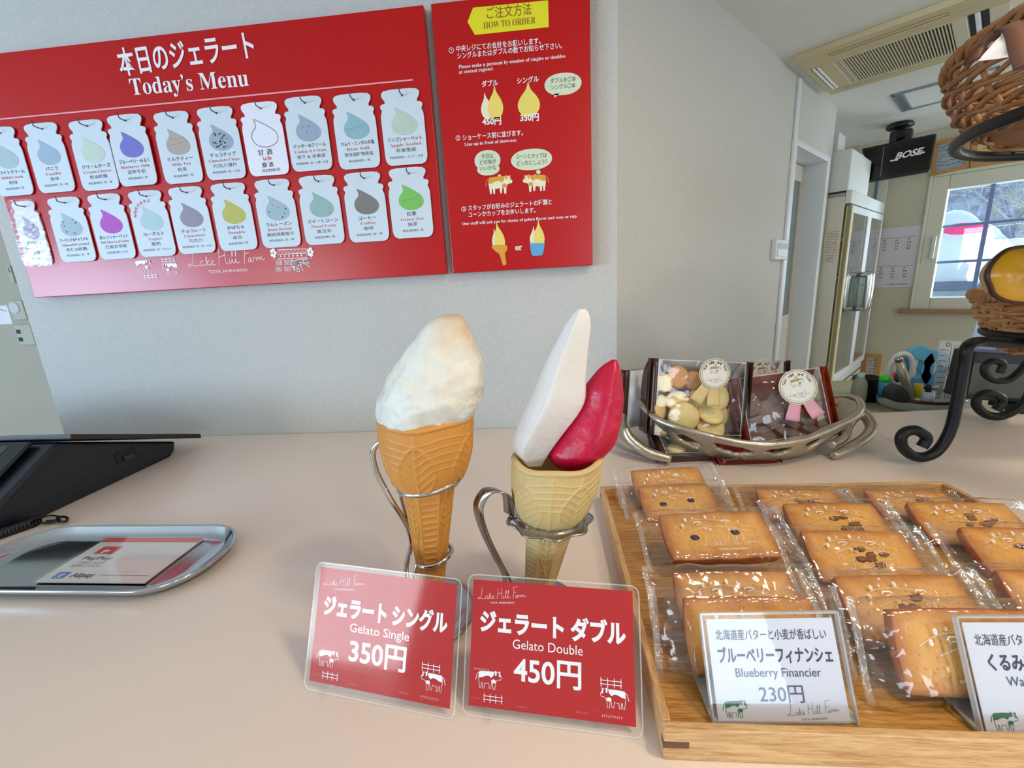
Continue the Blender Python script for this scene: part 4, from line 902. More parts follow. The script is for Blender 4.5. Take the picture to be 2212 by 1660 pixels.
st1 = [((958, 681), (988, 680)), ((935, 691), (1001, 688)), ((915, 710), (1011, 706)), ((893, 738), (1024, 734)), ((868, 772), (1035, 766)), ((850, 802), (1041, 798)), ((836, 834), (1043, 828)), ((827, 864), (1039, 858)), ((826, 892), (1026, 886)), ((834, 915), (1012, 912)), ((856, 950), (990, 950))]
tp_ = q(975, 690)
scoop('gelato', c1, st1, m_vg, Y0, .46, EGG, .06, 26., 1, 7, lambda p: float(np.clip(1-np.linalg.norm((p-tp_-A3(.01, 0, -.02))*A3(1.1, .6, .8))/.085, 0, 1)*.9+max(0, .22*(p[0]-tp_[0]+.0)/.09)*float(p[2] > -.36)), 6)  # browned tip, plus warm light on the right side put into the colour
c2 = thing('gelato_cone', 'double gelato, tall white blade beside a raspberry red scoop, in a pale wafer cone', 'ice cream', (-.03, Y0, -.93))
wafer('wafer_cone', c2, q(1204, 985), q(1190, 1118), q(1160, 1290), .124, .072, .036, m_c2, .40, True)
BL = [(0, .05), (.05, -.22), (.26, -.62), (.34, -.68), (.6, -.52), (.9, -.32), (.99, -.2), (1, .1), (.9, .45), (.5, .55), (.12, .4)]
st2 = [((1248, 668), (1266, 668)), ((1240, 676), (1272, 678)), ((1222, 700), (1276, 702)), ((1205, 732), (1273, 732)), ((1186, 768), (1269, 770)), ((1165, 814), (1265, 820)), ((1145, 858), (1263, 862)), ((1128, 894), (1246, 896)), ((1113, 930), (1216, 936)), ((1105, 953), (1196, 963)), ((1110, 972), (1180, 988)), ((1130, 1000), (1170, 1006))]
scoop('white_gelato', c2, st2, m_wg, Y0-.012, .55, BL, .012, 14., 2, 6, None, 5)
PK = [(0, .1), (.06, -.3), (.3, -.72), (.62, -.85), (.9, -.55), (1, -.1), (.96, .35), (.7, .7), (.3, .65)]
st3 = [((1321, 778), (1333, 778)), ((1300, 792), (1340, 796)), ((1282, 812), (1344, 822)), ((1266, 835), (1346, 850)), ((1254, 865), (1345, 880)), ((1236, 893), (1342, 908)), ((1216, 925), (1337, 932)), ((1198, 952), (1326, 958)), ((1184, 975), (1304, 980)), ((1190, 995), (1280, 995)), ((1205, 1010), (1260, 1010))]
scoop('red_gelato', c2, st3, m_pg, Y0+.004, .50, PK, .035, 16., 5, 6, None, 5)

# holder of the single cone, bent from round wire
h1 = thing('cone_holder', 'chrome wire cone holder with two rings holding the single gelato', 'cone stand', (-.41, 1.115, -1))
B1 = A3(-.41, 1.115, -1)
MB(m_steel, True).lathe([(0, .006), (.10, .006), (.125, .012), (.150, .020), (.158, .016), (.152, .004), (0, .002)], B1, 56).build('base_dish', h1)
mb = MB(m_chrome, True); Yh = Y0
w_ = lambda x, y, dy=0: pyy(x, y, Yh+dy)
mb.tube(spline([w_(848, 972, -.02), w_(835, 957, -.04), w_(818, 957, -.04), w_(806, 975, -.04), w_(808, 1000, -.04), w_(818, 1030, -.04), w_(845, 1080, -.03), (w_(875, 1128, -.01)), w_(884, 1150), w_(888, 1180), (B1+A3(-.055, .02, .14)), B1+A3(-.045, .02, .01)], 6), .0078, 10)
mb.build('handle_wire', h1)
rc = (w_(868, 1043)+w_(996, 1022))/2; u_ = (w_(996, 1022)-w_(868, 1043))/2; ru_ = np.linalg.norm(u_)
mb = MB(m_chrome, True); mb.tube([rc+u_*1.04*cos(t)+A3(0, 1, 0)*ru_*1.02*sin(t)+A3(0, 0, -.004) for t in np.linspace(0, 2*pi, 49)[:-1]], .0078, 10, True); mb.build('upper_ring', h1)
rc2 = w_(940, 1200); mb = MB(m_chrome, True)
mb.tube([rc2+A3(.050*cos(t), .052*sin(t), .012*cos(t)) for t in np.linspace(0, 2*pi, 41)[:-1]], .0075, 10, True); mb.build('lower_ring', h1)
MB(m_chrome, True).tube([rc2+A3(-.048, .01, -.010), B1+A3(-.03, .02, .13), B1+A3(-.025, .02, .01)], .0075, 10).build('support_wire', h1)
MB(m_chrome, True).tube([w_(868, 1043), w_(866, 1075, .02), w_(884, 1145, .005)], .006, 8).build('ring_strut', h1)

# holder of the double cone: scalloped sheet collar on a bent strap
B2 = A3(-.075, 1.13, -1)
h2 = thing('cone_holder', 'flat steel cone holder with a scalloped collar holding the double gelato', 'cone stand', B2)
cc_ = pyy(1186, 1117, Y0); cc_[1] = Y0
tilt = .09
V = []
for i, (r, dz) in enumerate(((.074, .0), (.080, .013), (.088, .016), (.096, .004), (.108, -.001), (.120, .002))):
    row = []
    for k in range(72):
        t = 2*pi*k/72; rr_ = r*(1+(.055*cos(9*t) if i >= 4 else 0)); row.append(cc_+A3(rr_*cos(t), rr_*sin(t)*.98, dz+tilt*rr_*cos(t)*-.5))
    V.append(row)
MB(m_steel, True).grid(V, False, True).build('collar', h2, solid=.004, recalc=False)
st = [(cc_+A3(-.115, 0, .010)), w_(1095, 1072, -.03), w_(1075, 1060, -.04), w_(1052, 1062, -.04), w_(1036, 1085, -.04), w_(1034, 1110, -.04), w_(1048, 1155, -.03), w_(1072, 1205, -.02), w_(1095, 1250, 0), B2+A3(-.075, 0, .06), B2+A3(-.05, 0, .012)]
pa = spline(st, 5); hw = .021; V = [[p+A3(.72, -.69, 0)*hw, p+A3(-.72, .69, 0)*hw] for p in pa]
MB(m_steel, True).grid(V).build('handle_strap', h2, solid=.004, recalc=False)
MB(m_steel, True).lathe([(0, .004), (.14, .004), (.15, .010), (.145, .016), (0, .012)], B2, 48).build('base_plate', h2)

# ------------------------------------------------------------------ laminated price signs
def sign(label, x, y, yaw, lean, w, h, title, eng, price, t1):
    t = thing('price_sign', label, 'sign', (x, y, -1))
    F = pose(x, y, -.98, yaw, lean)
    F = Fr(F.o, F.U, F.V)
    MB(m_redpaper).fbox(F, 0, w, 0, h, -.001, .001).build('printed_card', t)
    mb = MB(f_lam); mb.flat(F, rrect(-.013, w+.015, -.021, h+.014, .02), .0035); mb.build('laminate_sheet', t)
    mb = MB(m_wp)
    mb.use(film('laminate_rim', haze=.35, boost=1.5, rough=.1)); mb.stroke(F, rrect(-.012, w+.014, -.020, h+.013, .019), .003, .0036, True); mb.build('sealed_edge', t)
    P_ = lambda a, b: (a*w, b*h); k = .0022
    mb = MB(m_white)
    mb.text(F, title, P_(.055, t1), P_(.955, t1-.0), h*.185, k, .045, 4); mb.build('title_lettering', t)
    mb = MB(m_white); mb.text(F, eng, P_(.27, .475), P_(.70, .475), h*.105, k, .0, 3); mb.build('subtitle_lettering', t)
    mb = MB(m_white); mb.text(F, price, P_(.28, .235), P_(.69, .235), h*.235, k, .02, 4); mb.build('price_lettering', t)
    mb = MB(m_white); farm_logo(mb, F, P_(.035, .835), P_(.35, .87), m_white, k, .05); mb.build('logo', t)
    mb = MB(m_white); cow(mb, F, P_(.05, .135), P_(.205, .135), None, m_white, k, line=True); mb.build('cow_picture', t)
    mb = MB(m_white); cow(mb, F, P_(.80, .105), P_(.955, .105), None, m_white, k, True, True); mb.build('cow_picture', t)
    mb = MB(m_white)
    fence(mb, F, P_(.095, .045), P_(.215, .045), m_white, k); fence(mb, F, P_(.80, .265), P_(.925, .265), m_white, k)
    grass(mb, F, P_(.03, .28), P_(.12, .28), 9, m_white, k); grass(mb, F, P_(.02, .06), P_(.07, .06), 5, m_white, k); grass(mb, F, P_(.25, .06), P_(.28, .06), 3, m_white, k); grass(mb, F, P_(.30, .035), P_(.36, .035), 6, m_white, k)
    grass(mb, F, P_(.66, .05), P_(.72, .05), 6, m_white, k); grass(mb, F, P_(.76, .08), P_(.79, .08), 3, m_white, k); grass(mb, F, P_(.81, .045), P_(.92, .045), 10, m_white, k)
    mb.build('fence_and_grass_print', t)
    # clear easel behind
    mb = MB(f_acr); g = Fr((x, y, -1), F.U, ZD)
    b0 = F.pt(w*.1, h*.9, -.006); 
    mb.fbox(F, w*.1, w*.82, -.02, h*.7, -.012, -.006)
    hz = np.cross(ZD, F.U)
    a = F.pt(w*.1, h*.7, -.009); 
    for u in (.12, .78):
        mb.box((F.pt(w*u, 0, 0)[0]-.006, F.pt(0, -.0, 0)[1]-.03, -.999), (F.pt(w*u, 0, 0)[0]+.006, F.pt(0, 0, 0)[1]+.02, -.990))
    mb.build('clear_stand', t)
    return t
sign('red laminated sign priced 350 below the single gelato', -.649, .862, radians(-9.5), radians(67), .391, .280, 'ジェラート シングル', 'Gelato Single', '350円', .60)
sign('red laminated sign priced 450 below the double gelato', -.220, .808, radians(-5.8), radians(64.6), .388, .281, 'ジェラート ダブル', 'Gelato Double', '450円', .60)

# ------------------------------------------------------------------ silver change tray with the payment card
ty = thing('change_tray', 'silver oval edged change tray lying near the black register', 'tray', (-1.81, 1.42, -1))
def rr3(hu, hv, r, z, n=10): return [A3(-1.79+a, 1.355+b, z) for a, b in rrect(-hu, hu, -hv, hv, r, n)]
rows = [rr3(.40, .13, .09, -.988), rr3(.445, .168, .13, -.988), rr3(.482, .186, .155, -.974), rr3(.500, .198, .175, -.956), rr3(.510, .203, .185, -.951), rr3(.517, .208, .19, -.953), rr3(.518, .209, .191, -.960), rr3(.49, .19, .165, -.985), rr3(.445, .168, .13, -.996), rr3(.40, .13, .09, -.998)]
mb = MB(m_chrome, True); mb.grid(rows, False, True); n_ = len(rows[0])
mb.f.append(tuple(range(n_))); mb.f.append(tuple(range(9*n_, 10*n_))); mb.m += [0]*2; mb.s += [False]*2
mb.mats[0] = mat('polished_tray', (200, 204, 208), .12, 1., bump=.02, bs=60); mb.build('tray_body', ty)
FK = Fr((0, 0, -.984), (1, 0, 0), (0, 1, 0)); K = FK.px
cq = [K(232, 1165), K(440, 1165), K(312, 1262), K(76, 1260)]
pk = thing('payment_card', 'white payment card with an orange red top edge lying in the silver tray', 'card', FK.pt(*cq[3], 0))
MB(mat('payment_paper', (232, 230, 228), .4)).prism(FK, cq, 0, .004).build('card', pk)
mt_ = lambda a, b: tuple((1-b)*((1-a)*np.array(cq[0])+a*np.array(cq[1]))+b*((1-a)*np.array(cq[3])+a*np.array(cq[2])))
MB(mat('orange_red_print', (228, 60, 36), .45)).flat(FK, [cq[0], cq[1], mt_(1, .11), mt_(0, .11)], .005).build('top_band', pk)
mb = MB(mat('pay_red', (222, 40, 44), .45)); mb.flat(FK, [mt_(.12, .22), mt_(.31, .22), mt_(.31, .40), mt_(.12, .40)], .005)
def ptext(mb, s, a, b, c, d, em, bold=.02):
    v, f = glyphs(s, bold, 2); x0_, x1_ = v[:, 0].min(), v[:, 0].max(); hgt = em*1.9
    mb.add([FK.pt(*mt_(a+(c-a)*(x-x0_)/(x1_-x0_), b-hgt*y), .0056) for x, y in v], f)
mb.use(m_white); ptext(mb, 'P', .18, .38, .25, .38, .055, .05); mb.use(m_dark); ptext(mb, 'PayPay', .10, .53, .38, .53, .05)
ptext(mb, 'ご利用はこちらから', .10, .62, .38, .62, .03, 0); ptext(mb, '読み取ってください', .10, .69, .38, .69, .03, 0)
ptext(mb, 'Alipay', .24, .90, .46, .90, .06, .03)
mb.use(mat('pay_blue', (30, 90, 200), .45)); mb.flat(FK, [mt_(.09, .80), mt_(.20, .80), mt_(.20, .93), mt_(.09, .93)], .005); mb.use(m_white); ptext(mb, '支', .115, .91, .18, .91, .05)
mb.use(m_dark); mb.stroke(FK, [mt_(.5, .86), mt_(.95, .86)], .002, .0055); ptext(mb, '—  —  —', .58, .80, .82, .80, .02)
mb.build('lettering', pk)
MB(film('card_sleeve', haze=.05, boost=1.5, rough=.05)).flat(FK, [mt_(-.03, -.03), mt_(1.04, -.03), mt_(1.04, 1.03), mt_(-.03, 1.03)], .007).build('plastic_sleeve', pk)

# ------------------------------------------------------------------ black register terminal with its cord
rg = thing('register_terminal', 'large black wedge shaped register terminal at the counter edge by the silver tray', 'register', (-3.3, 2.0, -1))
RX = -2.50; FRg = Fr((RX, 0, 0), (0, 1, 0), (0, 0, 1)); g = FRg.px
mb = MB(mat('register_body', (16, 22, 34), .28)); mb.prism(FRg, [(1.38, -1), (2.46, -1), (2.50, -.97), (2.52, -.915), (1.87, -.665), (1.42, -.955)], 0, -1.9); mb.build('body', rg, bevel=.014)
mb = MB(mat('rear_cover', (34, 31, 29), .4)); g2 = Fr((-2.40, 0, 0), (0, 1, 0), (0, 0, 1))
mb.prism(g2, [(1.86, -.652), (2.62, -.932), (2.62, -.900), (1.86, -.622)], 0, -2.0); mb.build('rear_cover', rg, bevel=.006)
sl = Fr((-4.4, 1.435, -.94), (1, 0, 0), (0, .435, .29))
MB(mat('register_bezel', (14, 17, 22), .3)).fbox(sl, .02, 1.80, .0, .50, 0, .02).build('display_bezel', rg, bevel=.01)
MB(mat('register_screen', (44, 58, 66), .12)).fbox(sl, .06, 1.70, .05, .47, .02, .0215).build('display', rg)
a = (2.17, -.865); MB(mat('port_black', (4, 4, 6), .5)).fbox(FRg, a[0]-.05, a[0]+.07, a[1]-.04, a[1]+.03, .0, .003).build('side_port', rg)
MB(mat('port_grey', (44, 46, 56), .4)).fbox(FRg, a[0]-.01, a[0]+.05, a[1]-.035, a[1]-.005, .003, .01).build('port_plug', rg, bevel=.003)
mb = MB(mat('groove_black', (4, 5, 8), .5)); mb.stroke(FRg, [(1.45, -.975), (1.9, -.91), (2.2, -.89), (2.49, -.94)], .006, .001); mb.stroke(FRg, [(1.62, -.85), (1.90, -.70), (2.42, -.90)], .004, .001); mb.build('side_groove', rg)
cb = thing('clip_cord', 'black coiled cord with a clip lying beside the register', 'cord', pz(60, 1150, -1))
mb = MB(m_blackp, True); a = pz(-30, 1165, -.98); b = pz(78, 1128, -.98); 
co = []
for k in range(150): t = k/149; p = a+(b-a)*t; co.append(p+A3(.0, .028*cos(t*80), .018*sin(t*80)+.0))
mb.tube(co, .008, 6); mb.build('coil', cb)
mb = MB(m_blackp, True); mb.tube(spline([b, pz(95, 1117, -.985), pz(112, 1114, -.985), pz(128, 1117, -.985)], 4), .004, 6); mb.tube(spline([pz(80, 1130, -.99), pz(100, 1130, -.985), pz(120, 1126, -.985), pz(132, 1122, -.985)], 4), .004, 6); mb.build('thin_wire', cb)
MB(m_blackp, True).tube(spline([pz(128, 1127, -.985), pz(124, 1120, -.98), pz(134, 1117, -.98), pz(145, 1119, -.98), pz(144, 1126, -.98), pz(134, 1128, -.98)], 4, True), .006, 6, True).build('clip_ring', cb)
MB(mat('cord_tag', (60, 50, 48), .4)).hexa([pz(99, 1124, -.995), pz(122, 1122, -.995), pz(122, 1128, -.995), pz(99, 1130, -.995), pz(99, 1124, -.985), pz(122, 1122, -.985), pz(122, 1128, -.985), pz(99, 1130, -.985)]).build('clip_tag', cb)

# ------------------------------------------------------------------ oak tray
TX0, TX1, TY0, TY1, TZ = .212, 1.645, .717, 1.80, -.918
tr = thing('oak_tray', 'rectangular oak tray with low rails holding the wrapped cakes', 'tray', (.93, 1.25, -1)); rt_ = .019; m_woodb = m_woodf
MB(m_woodf).box((TX0+.01, TY0+.01, -.992), (TX1-.01, TY1-.01, -.962)).build('tray_base', tr)
MB(m_wood).box((TX0, TY0, -1), (TX1, TY0+rt_, TZ)).build('rail', tr, bevel=.003)
MB(m_wood).box((TX0, TY1-rt_, -1), (TX1, TY1, TZ)).build('rail', tr, bevel=.003)
MB(m_wood2).box((TX0, TY0+rt_, -1), (TX0+rt_, TY1-rt_, TZ)).build('rail', tr, bevel=.003)
MB(m_wood2).box((TX1-rt_, TY0+rt_, -1), (TX1, TY1-rt_, TZ)).build('rail', tr, bevel=.003)
for a in (TX0-.0008, TX1-.05): o = MB(m_woodd).box((a, TY0-.0008, -.966), (a+.052, TY0+rt_*.9, -.950)).build('corner_spline', tr)
for a in (TX0-.0008, TX1-.05): o = MB(m_woodd).box((a, TY1-rt_*.9, -.966), (a+.052, TY1+.0008, -.950)).build('corner_spline', tr)

# ------------------------------------------------------------------ wrapped financiers
m_cake = attrmat('baked_cake', (236, 178, 92), (172, 90, 30), .55, .5, 160, spots=(186, 120, 52), sss=.05)
m_berry = mat('blueberry', (34, 30, 62), .35); m_nut = mat('walnut_piece', (150, 98, 50), .6, bump=.8, bs=200, var=.4, vs=60)
def cake_mesh(F, w, h, t, parent, seed):
    nu, nv = 30, 20; V = []; B = []
    rnd = .014
    def rect(u, v, ins):   # unit square -> rounded rect with inset
        x = (u*2-1); y = (v*2-1)
        return x, y
    top = []
    for i in range(nu+1):
        row = []; rb = []
        for j in range(nv+1):
            x, y = 2*i/nu-1, 2*j/nv-1
            # squircle the corners a little
            k = 1-.045*(x*x*y*y); X, Y_ = x*k*w/2, y*k*h/2
            e = min((1-abs(x))*w/2, (1-abs(y))*h/2)
            z = t*.5-.010*math.exp(-e/.012)+.004*noise.noise(Vector((X*14+seed, Y_*14, 1)))-.003*math.exp(-((e-.03)/.02)**2)
            row.append(F.pt(w/2+X*1.0, h/2+Y_, z)); rb.append(max(0., min(1., .80*math.exp(-(e/.030)**1.2)-.02)))
        V.append(row); B.append(rb)
    mb = MB(m_cake, True); mb.grid(V, br=B)
    # sides slope in towards the underside
    per = [(i, 0) for i in range(nu)]+[(nu, j) for j in range(nv)]+[(i, nv) for i in range(nu, 0, -1)]+[(0, j) for j in range(nv, 0, -1)]
    rows = []; rbs = []
    for s_, dz in ((1, None), (1.012, .30), (1.005, .0), (.97, -.32), (.93, -.47), (.88, -.5)):
        row = []
        for i, j in per:
            p = V[i][j]; q = p-F.o; u, v, wz = q@F.U, q@F.V, q@F.N
            row.append(p if dz is None else F.pt(w/2+(u-w/2)*s_, h/2+(v-h/2)*s_, dz*t))
        rows.append(row); rbs.append([.75+.2*(dz is not None)]*len(row))
    mb.grid(rows, False, True, rbs); n_ = len(per); b = len(mb.v); mb.f.append(tuple(range(b-n_, b))); mb.m.append(0); mb.s.append(False)
    return mb.build('cake', parent, merge=True)
def wrapper_mesh(F, w, h, t, parent, seed, ext=.078, exv=.024):
    nu, nv = 46, 26; U0, U1, V0, V1 = -ext, w+ext, -exv, h+exv
    def sheet(sg):
        R = []
        for i in range(nu+1):
            row = []
            for j in range(nv+1):
                u = U0+(U1-U0)*i/nu; v = V0+(V1-V0)*j/nv
                eu = min(u-U0, U1-u)/ext; ev = min(v-V0, V1-v)/exv
                f = min(1, max(0, eu-.22)/.75)**.6*min(1, max(0, ev))**.55
                wr = noise.noise(Vector((u*16+seed*3.1, v*11, sg*5+seed)))*.010+noise.noise(Vector((u*38+seed, v*24, sg*9.)))*.005
                rad = abs(noise.noise(Vector((u*9+seed, v*55, 2.))))*.020*max(0, 1-max(0, eu-.2))      # creases running out to the crimps
                edge = .004*sin(u*900) if eu < .2 else 0
                z = sg*((t*.5+.006)*f+.0012)+wr*(.25+.75*(1-f))+sg*abs(wr)*.5+rad*.8+edge*.25
                if f > .98 and sg > 0: z = max(z, t*.5+.004)
                if f > .98 and sg < 0: z = min(z, -t*.5-.004)
                du = noise.noise(Vector((v*20, seed, 0)))*.006*(eu < .6); dv = noise.noise(Vector((u*10, seed, 4)))*.008*(ev < .9)
                row.append(F.pt(u+du, v+dv, z))
            R.append(row)
        return R
    mb = MB(f_wrap, True); mb.grid(sheet(1)); mb.grid(sheet(-1)); o = mb.build('wrapper', parent, recalc=False)
    m_edge_ = film('crimped_seal', haze=.22, boost=2.5, rough=.12, bump=.6, bs=90)
    for ue, s_ in ((U0, 1), (U1, -1)):
        R = [[F.pt(ue+s_*a*.016+(.002*sin(v_*800)), v_, .004*noise.noise(Vector((v_*30, seed, ue)))+.0015*sin(a*20)) for a in (0, .25, .5, .75, 1)] for v_ in np.linspace(V0, V1, 30)]
        MB(m_edge_, True).grid(R).build('crimped_end', o, recalc=False)
    return o
PRT = [(.12, .84, 'o'), (.06, .68, 'o'), (.22, .88, 't'), (.40, .90, 'o'), (.52, .88, 't'), (.27, .72, 'c'), (.64, .74, 'c'), (.80, .74, 't'), (.34, .58, 'g'), (.40, .55, 'g'), (.64, .52, 'g'), (.70, .52, 'g')]
def financier(nm, label, tl, tr_, ztop, lean, kind, seed, h=.172, th=.058, grp=None):
    a = pz(*tl, ztop); b = pz(*tr_, ztop); w = float(np.linalg.norm(b-a)); yw = atan2(b[1]-a[1], b[0]-a[0]); lean = radians(lean)
    hz = A3(-sin(yw), cos(yw), 0); V = hz*cos(lean)+ZD*sin(lean); o = a-V*h
    Ft = Fr(o, b-a, V); F = Ft.off(-th/2)
    t = thing(nm, label, 'wrapped cake', (o[0]+w/2, o[1]+.05, -.962), grp)
    cake_mesh(F, w, h, th, t, seed); o_ = wrapper_mesh(F, w, h, th, t, seed)
    if kind == 'b':
        for u, v in ((.27, .42), (.66, .50)): MB(m_berry, True).ball(F.pt(w*u, h*v, th*.5-.002), .016, .011, .008, 12, 8, .3, seed).build('blueberry', t)
    if kind == 'w':
        for k in range(7):
            u, v = .42+.30*random.random(), .30+.34*random.random(); MB(m_nut, True).ball(F.pt(w*u, h*v, th*.5), .016, .010, .007, 9, 6, .7, seed+k).build('walnut_piece', t)
    mb = MB(m_white); z = th*.5+.010; dk_ = MB
    for u, v, c in PRT:
        cu, cv = w*(u*.72+.14), h*(v*.8+.10)
        if c == 'o': mb.disc(F, cu, cv, .0024, .0050, z, 12, ring=.0032)
        if c == 't': mb.stroke(F, [(cu, cv-.0045), (cu, cv+.0045)], .002, z); mb.stroke(F, [(cu-.003, cv-.002), (cu+.003, cv)], .002, z)
        if c == 'c': mb.stroke(F, [(cu-.014, cv), (cu-.010, cv+.006), (cu+.008, cv+.006), (cu+.012, cv+.001)], .0035, z); mb.stroke(F, [(cu-.006, cv-.004), (cu+.006, cv-.002)], .002, z)
        if c == 'g': mb.disc(F, cu, cv, .0035, w=z, n=10, ring=.0015)
    mb.stroke(F, [(w*x, h*y) for x, y in spline([(.10, .60), (.25, .74), (.45, .76), (.65, .68), (.82, .56)], 5)], .0007, z)
    mb.stroke(F, [(w*x, h*y) for x, y in spline([(.22, .50), (.40, .60), (.60, .58), (.78, .48)], 5)], .0007, z)
    farm_logo(mb, F, (w*.30, h*.18), (w*.82, h*.18), m_white, z, .035)
    mb.build('wrapper_print', t)
    return t
G_ = 'wrapped financier cakes on the oak tray'
FIN = [('rearmost blueberry cake in cellophane nearest the pewter bowl', (1362, 1014), (1510, 1005), -.842, 34, 'p', 1),
 ('blueberry cake in cellophane, second in its row from the pewter bowl', (1378, 1047), (1530, 1041), -.868, 28, 'b', 2),
 ('blueberry cake with two dark berries lying flat on top of its row', (1421, 1108), (1640, 1099), -.800, 24, 'b', 3),
 ('cellophane wrapped cake under the one with two dark berries', (1452, 1235), (1705, 1231), -.832, 38, 'p', 4),
 ('cellophane wrapped cake leaning upright behind the blueberry price card', (1476, 1293), (1757, 1293), -.796, 58, 'p', 5),
 ('rearmost walnut cake of the middle row, beside the tray rail', (1630, 1052), (1800, 1055), -.895, 18, 'w', 6),
 ('walnut cake of the middle row, second from the rear rail', (1690, 1084), (1885, 1083), -.858, 26, 'w', 7),
 ('fully visible walnut cake in the centre of the tray', (1728, 1142), (1950, 1145), -.842, 30, 'w', 8),
 ('arched golden walnut cake behind the leaning walnut cake', (1800, 1241), (2065, 1238), -.832, 32, 'w', 9),
 ('large walnut cake leaning upright behind the cut off walnut price card', (1927, 1320), (2262, 1322), -.775, 60, 'p', 10),
 ('rearmost cake beside the far rail, under crumpled cellophane', (1864, 1054), (2040, 1059), -.905, 14, 'w', 11),
 ('dark edged walnut cake at the far side of the tray, second in its row', (1957, 1080), (2175, 1083), -.862, 26, 'w', 12),
 ('walnut cake cut by the picture edge in the far row', (2072, 1134), (2300, 1140), -.850, 28, 'w', 13),
 ('brown cake glimpsed at the picture edge under a shiny cellophane fold', (2150, 1226), (2390, 1232), -.845, 32, 'w', 14)]
for lb, a, b, zt, ln, kd, sd in FIN: financier('wrapped_financier', lb, a, b, zt, ln, kd, sd, grp=G_)

# ------------------------------------------------------------------ price cards on the tray
m_pcard = mat('price_card_paper', (214, 220, 236), .5); m_navy = mat('navy_print', (40, 50, 78), .5); m_navy2 = mat('blue_grey_print', (62, 84, 120), .5)
def pcard(label, base, yaw, lean, w, h, l2, l2x, eng, ex, price):
    t = thing('price_card', label, 'price card', base); F = pose(*base, yaw, lean)
    MB(m_pcard).fbox(F, 0, w, 0, h, -.002, 0).build('printed_card', t)
    mb = MB(f_acr); M = .014
    mb.flat(F, [(-M, -.002), (w+M, -.002), (w+M, h+M), (-M, h+M)], .004); mb.build('front_sheet', t)
    mb = MB(film('acrylic_edge', tint=(235, 245, 250), haze=.35, boost=2.5, rough=.06))
    for a, b, c, d in ((-M, -M+.004, 0, h+M), (w+M-.004, w+M, 0, h+M), (-M, w+M, h+M-.004, h+M)): mb.fbox(F, a, b, c, d, -.006, .006)
    mb.build('acrylic_edge', t)
    mb = MB(MATS['acrylic_edge']); bz = base[2]+.004
    g = Fr((base[0], base[1], bz), F.U, np.cross(ZD, F.U)); mb.prism(g, [(-M, 0), (w+M, 0), (w+M, .17), (-M, .17)], -.002, .002); mb.build('foot_plate', t)
    P_ = lambda a, b: (a*w, b*h); k = .001
    MB(m_navy).text(F, '北海道産バターと小麦が香ばしい', P_(.06, .80), P_(.93, .80), h*.115, k, .0, 3).build('upper_lettering', t)
    MB(m_navy).text(F, l2, P_(l2x[0], .58), P_(l2x[1], .58), h*.165, k, .022, 3).build('name_lettering', t)
    MB(m_navy2).text(F, eng, P_(ex[0], .435), P_(ex[1], .435), h*.12, k, 0, 3).build('english_lettering', t)
    MB(m_navy2).text(F, price, P_(.34, .205), P_(.68, .205), h*.19, k, .0, 3).build('price_lettering', t)
    mb = MB(m_dgrn); g = put(P_(.055, .045), P_(.235, .045)); cow(mb, F, P_(.055, .045), P_(.235, .045), None, m_dgrn, k, line=True); mb.build('cow_picture', t)
    mb = MB(m_dgrn); farm_logo(mb, F, P_(.53, .06), P_(.93, .085), mat('olive_ink', (96, 110, 84), .5), k, .05); mb.build('logo', t)
    return t
pcard('white price card reading Blueberry Financier, standing on the tray', (.341, .765, -.958), radians(1.9), radians(63), .277, .206, 'ブルーベリーフィナンシェ', (.06, .95), 'Blueberry Financier', (.18, .84), '230円')
b_ = pz(2134, 1592, -.958)
pcard('white price card reading Walnut, cut by the picture edge', (b_[0], b_[1], -.958), radians(1.0), radians(64), .277, .213, 'くるみフィナンシェ', (.12, .90), 'Walnut Financier', (.22, .80), '230円')

# ------------------------------------------------------------------ pewter bowl with cookie bags
pb = thing('pewter_bowl', 'openwork pewter bowl with looped ends holding the cookie bags', 'bowl', (1.06, 2.38, -1))
bc = A3(1.075, 2.40, -1.0); AX, AY, BH = .57, .31, .19; ROT = radians(-2)
def bpt(t, s):          # t around, s 0 base .. 1 rim
    ex = cos(t); ey = sin(t); k = .60+.40*s**.8
    lift = BH*s*(.80+.55*abs(ex)**3)+.012*sin(5*t)*s
    x = AX*k*ex*(1+.05*sin(3*t+1)*s); y = AY*k*ey*(1+.05*cos(4*t)*s)
    return bc+A3(x*cos(ROT)-y*sin(ROT), x*sin(ROT)+y*cos(ROT), .012+lift)
nt, ns = 132, 16; V = [[bpt(2*pi*i/nt, j/(ns-1)) for j in range(ns)] for i in range(nt)]
holes = [(radians(a), .62, radians(r), .20) for a, r in ((-106, 9.5), (-81, 8), (-57, 7.5), (-30, 7), (-134, 8), (-160, 7), (20, 7), (47, 8), (75, 8), (103, 8), (130, 8), (158, 7))]
def inhole(i, j):
    t = 2*pi*(i+.5)/nt; s = (j+.5)/(ns-1)
    for a, sc_, ra, rs in holes:
        d = (t-a+pi) % (2*pi)-pi
        if ((d+(s-sc_)*.25)/ra)**2+((s-sc_)/rs)**2 < 1: return True
    return False
mb = MB(m_pew, True); fv = [p for r in V for p in r]; fs = []
for i in range(nt):
    for j in range(ns-1):
        if not inhole(i, j): fs.append((i*ns+j, ((i+1) % nt)*ns+j, ((i+1) % nt)*ns+j+1, i*ns+j+1))
mb.add(fv, fs); n0 = [i*ns for i in range(nt)]; mb.f.append(tuple(n0)); mb.m.append(0); mb.s.append(True)
mb.build('bowl_body', pb, solid=.022, sub=1, recalc=False)
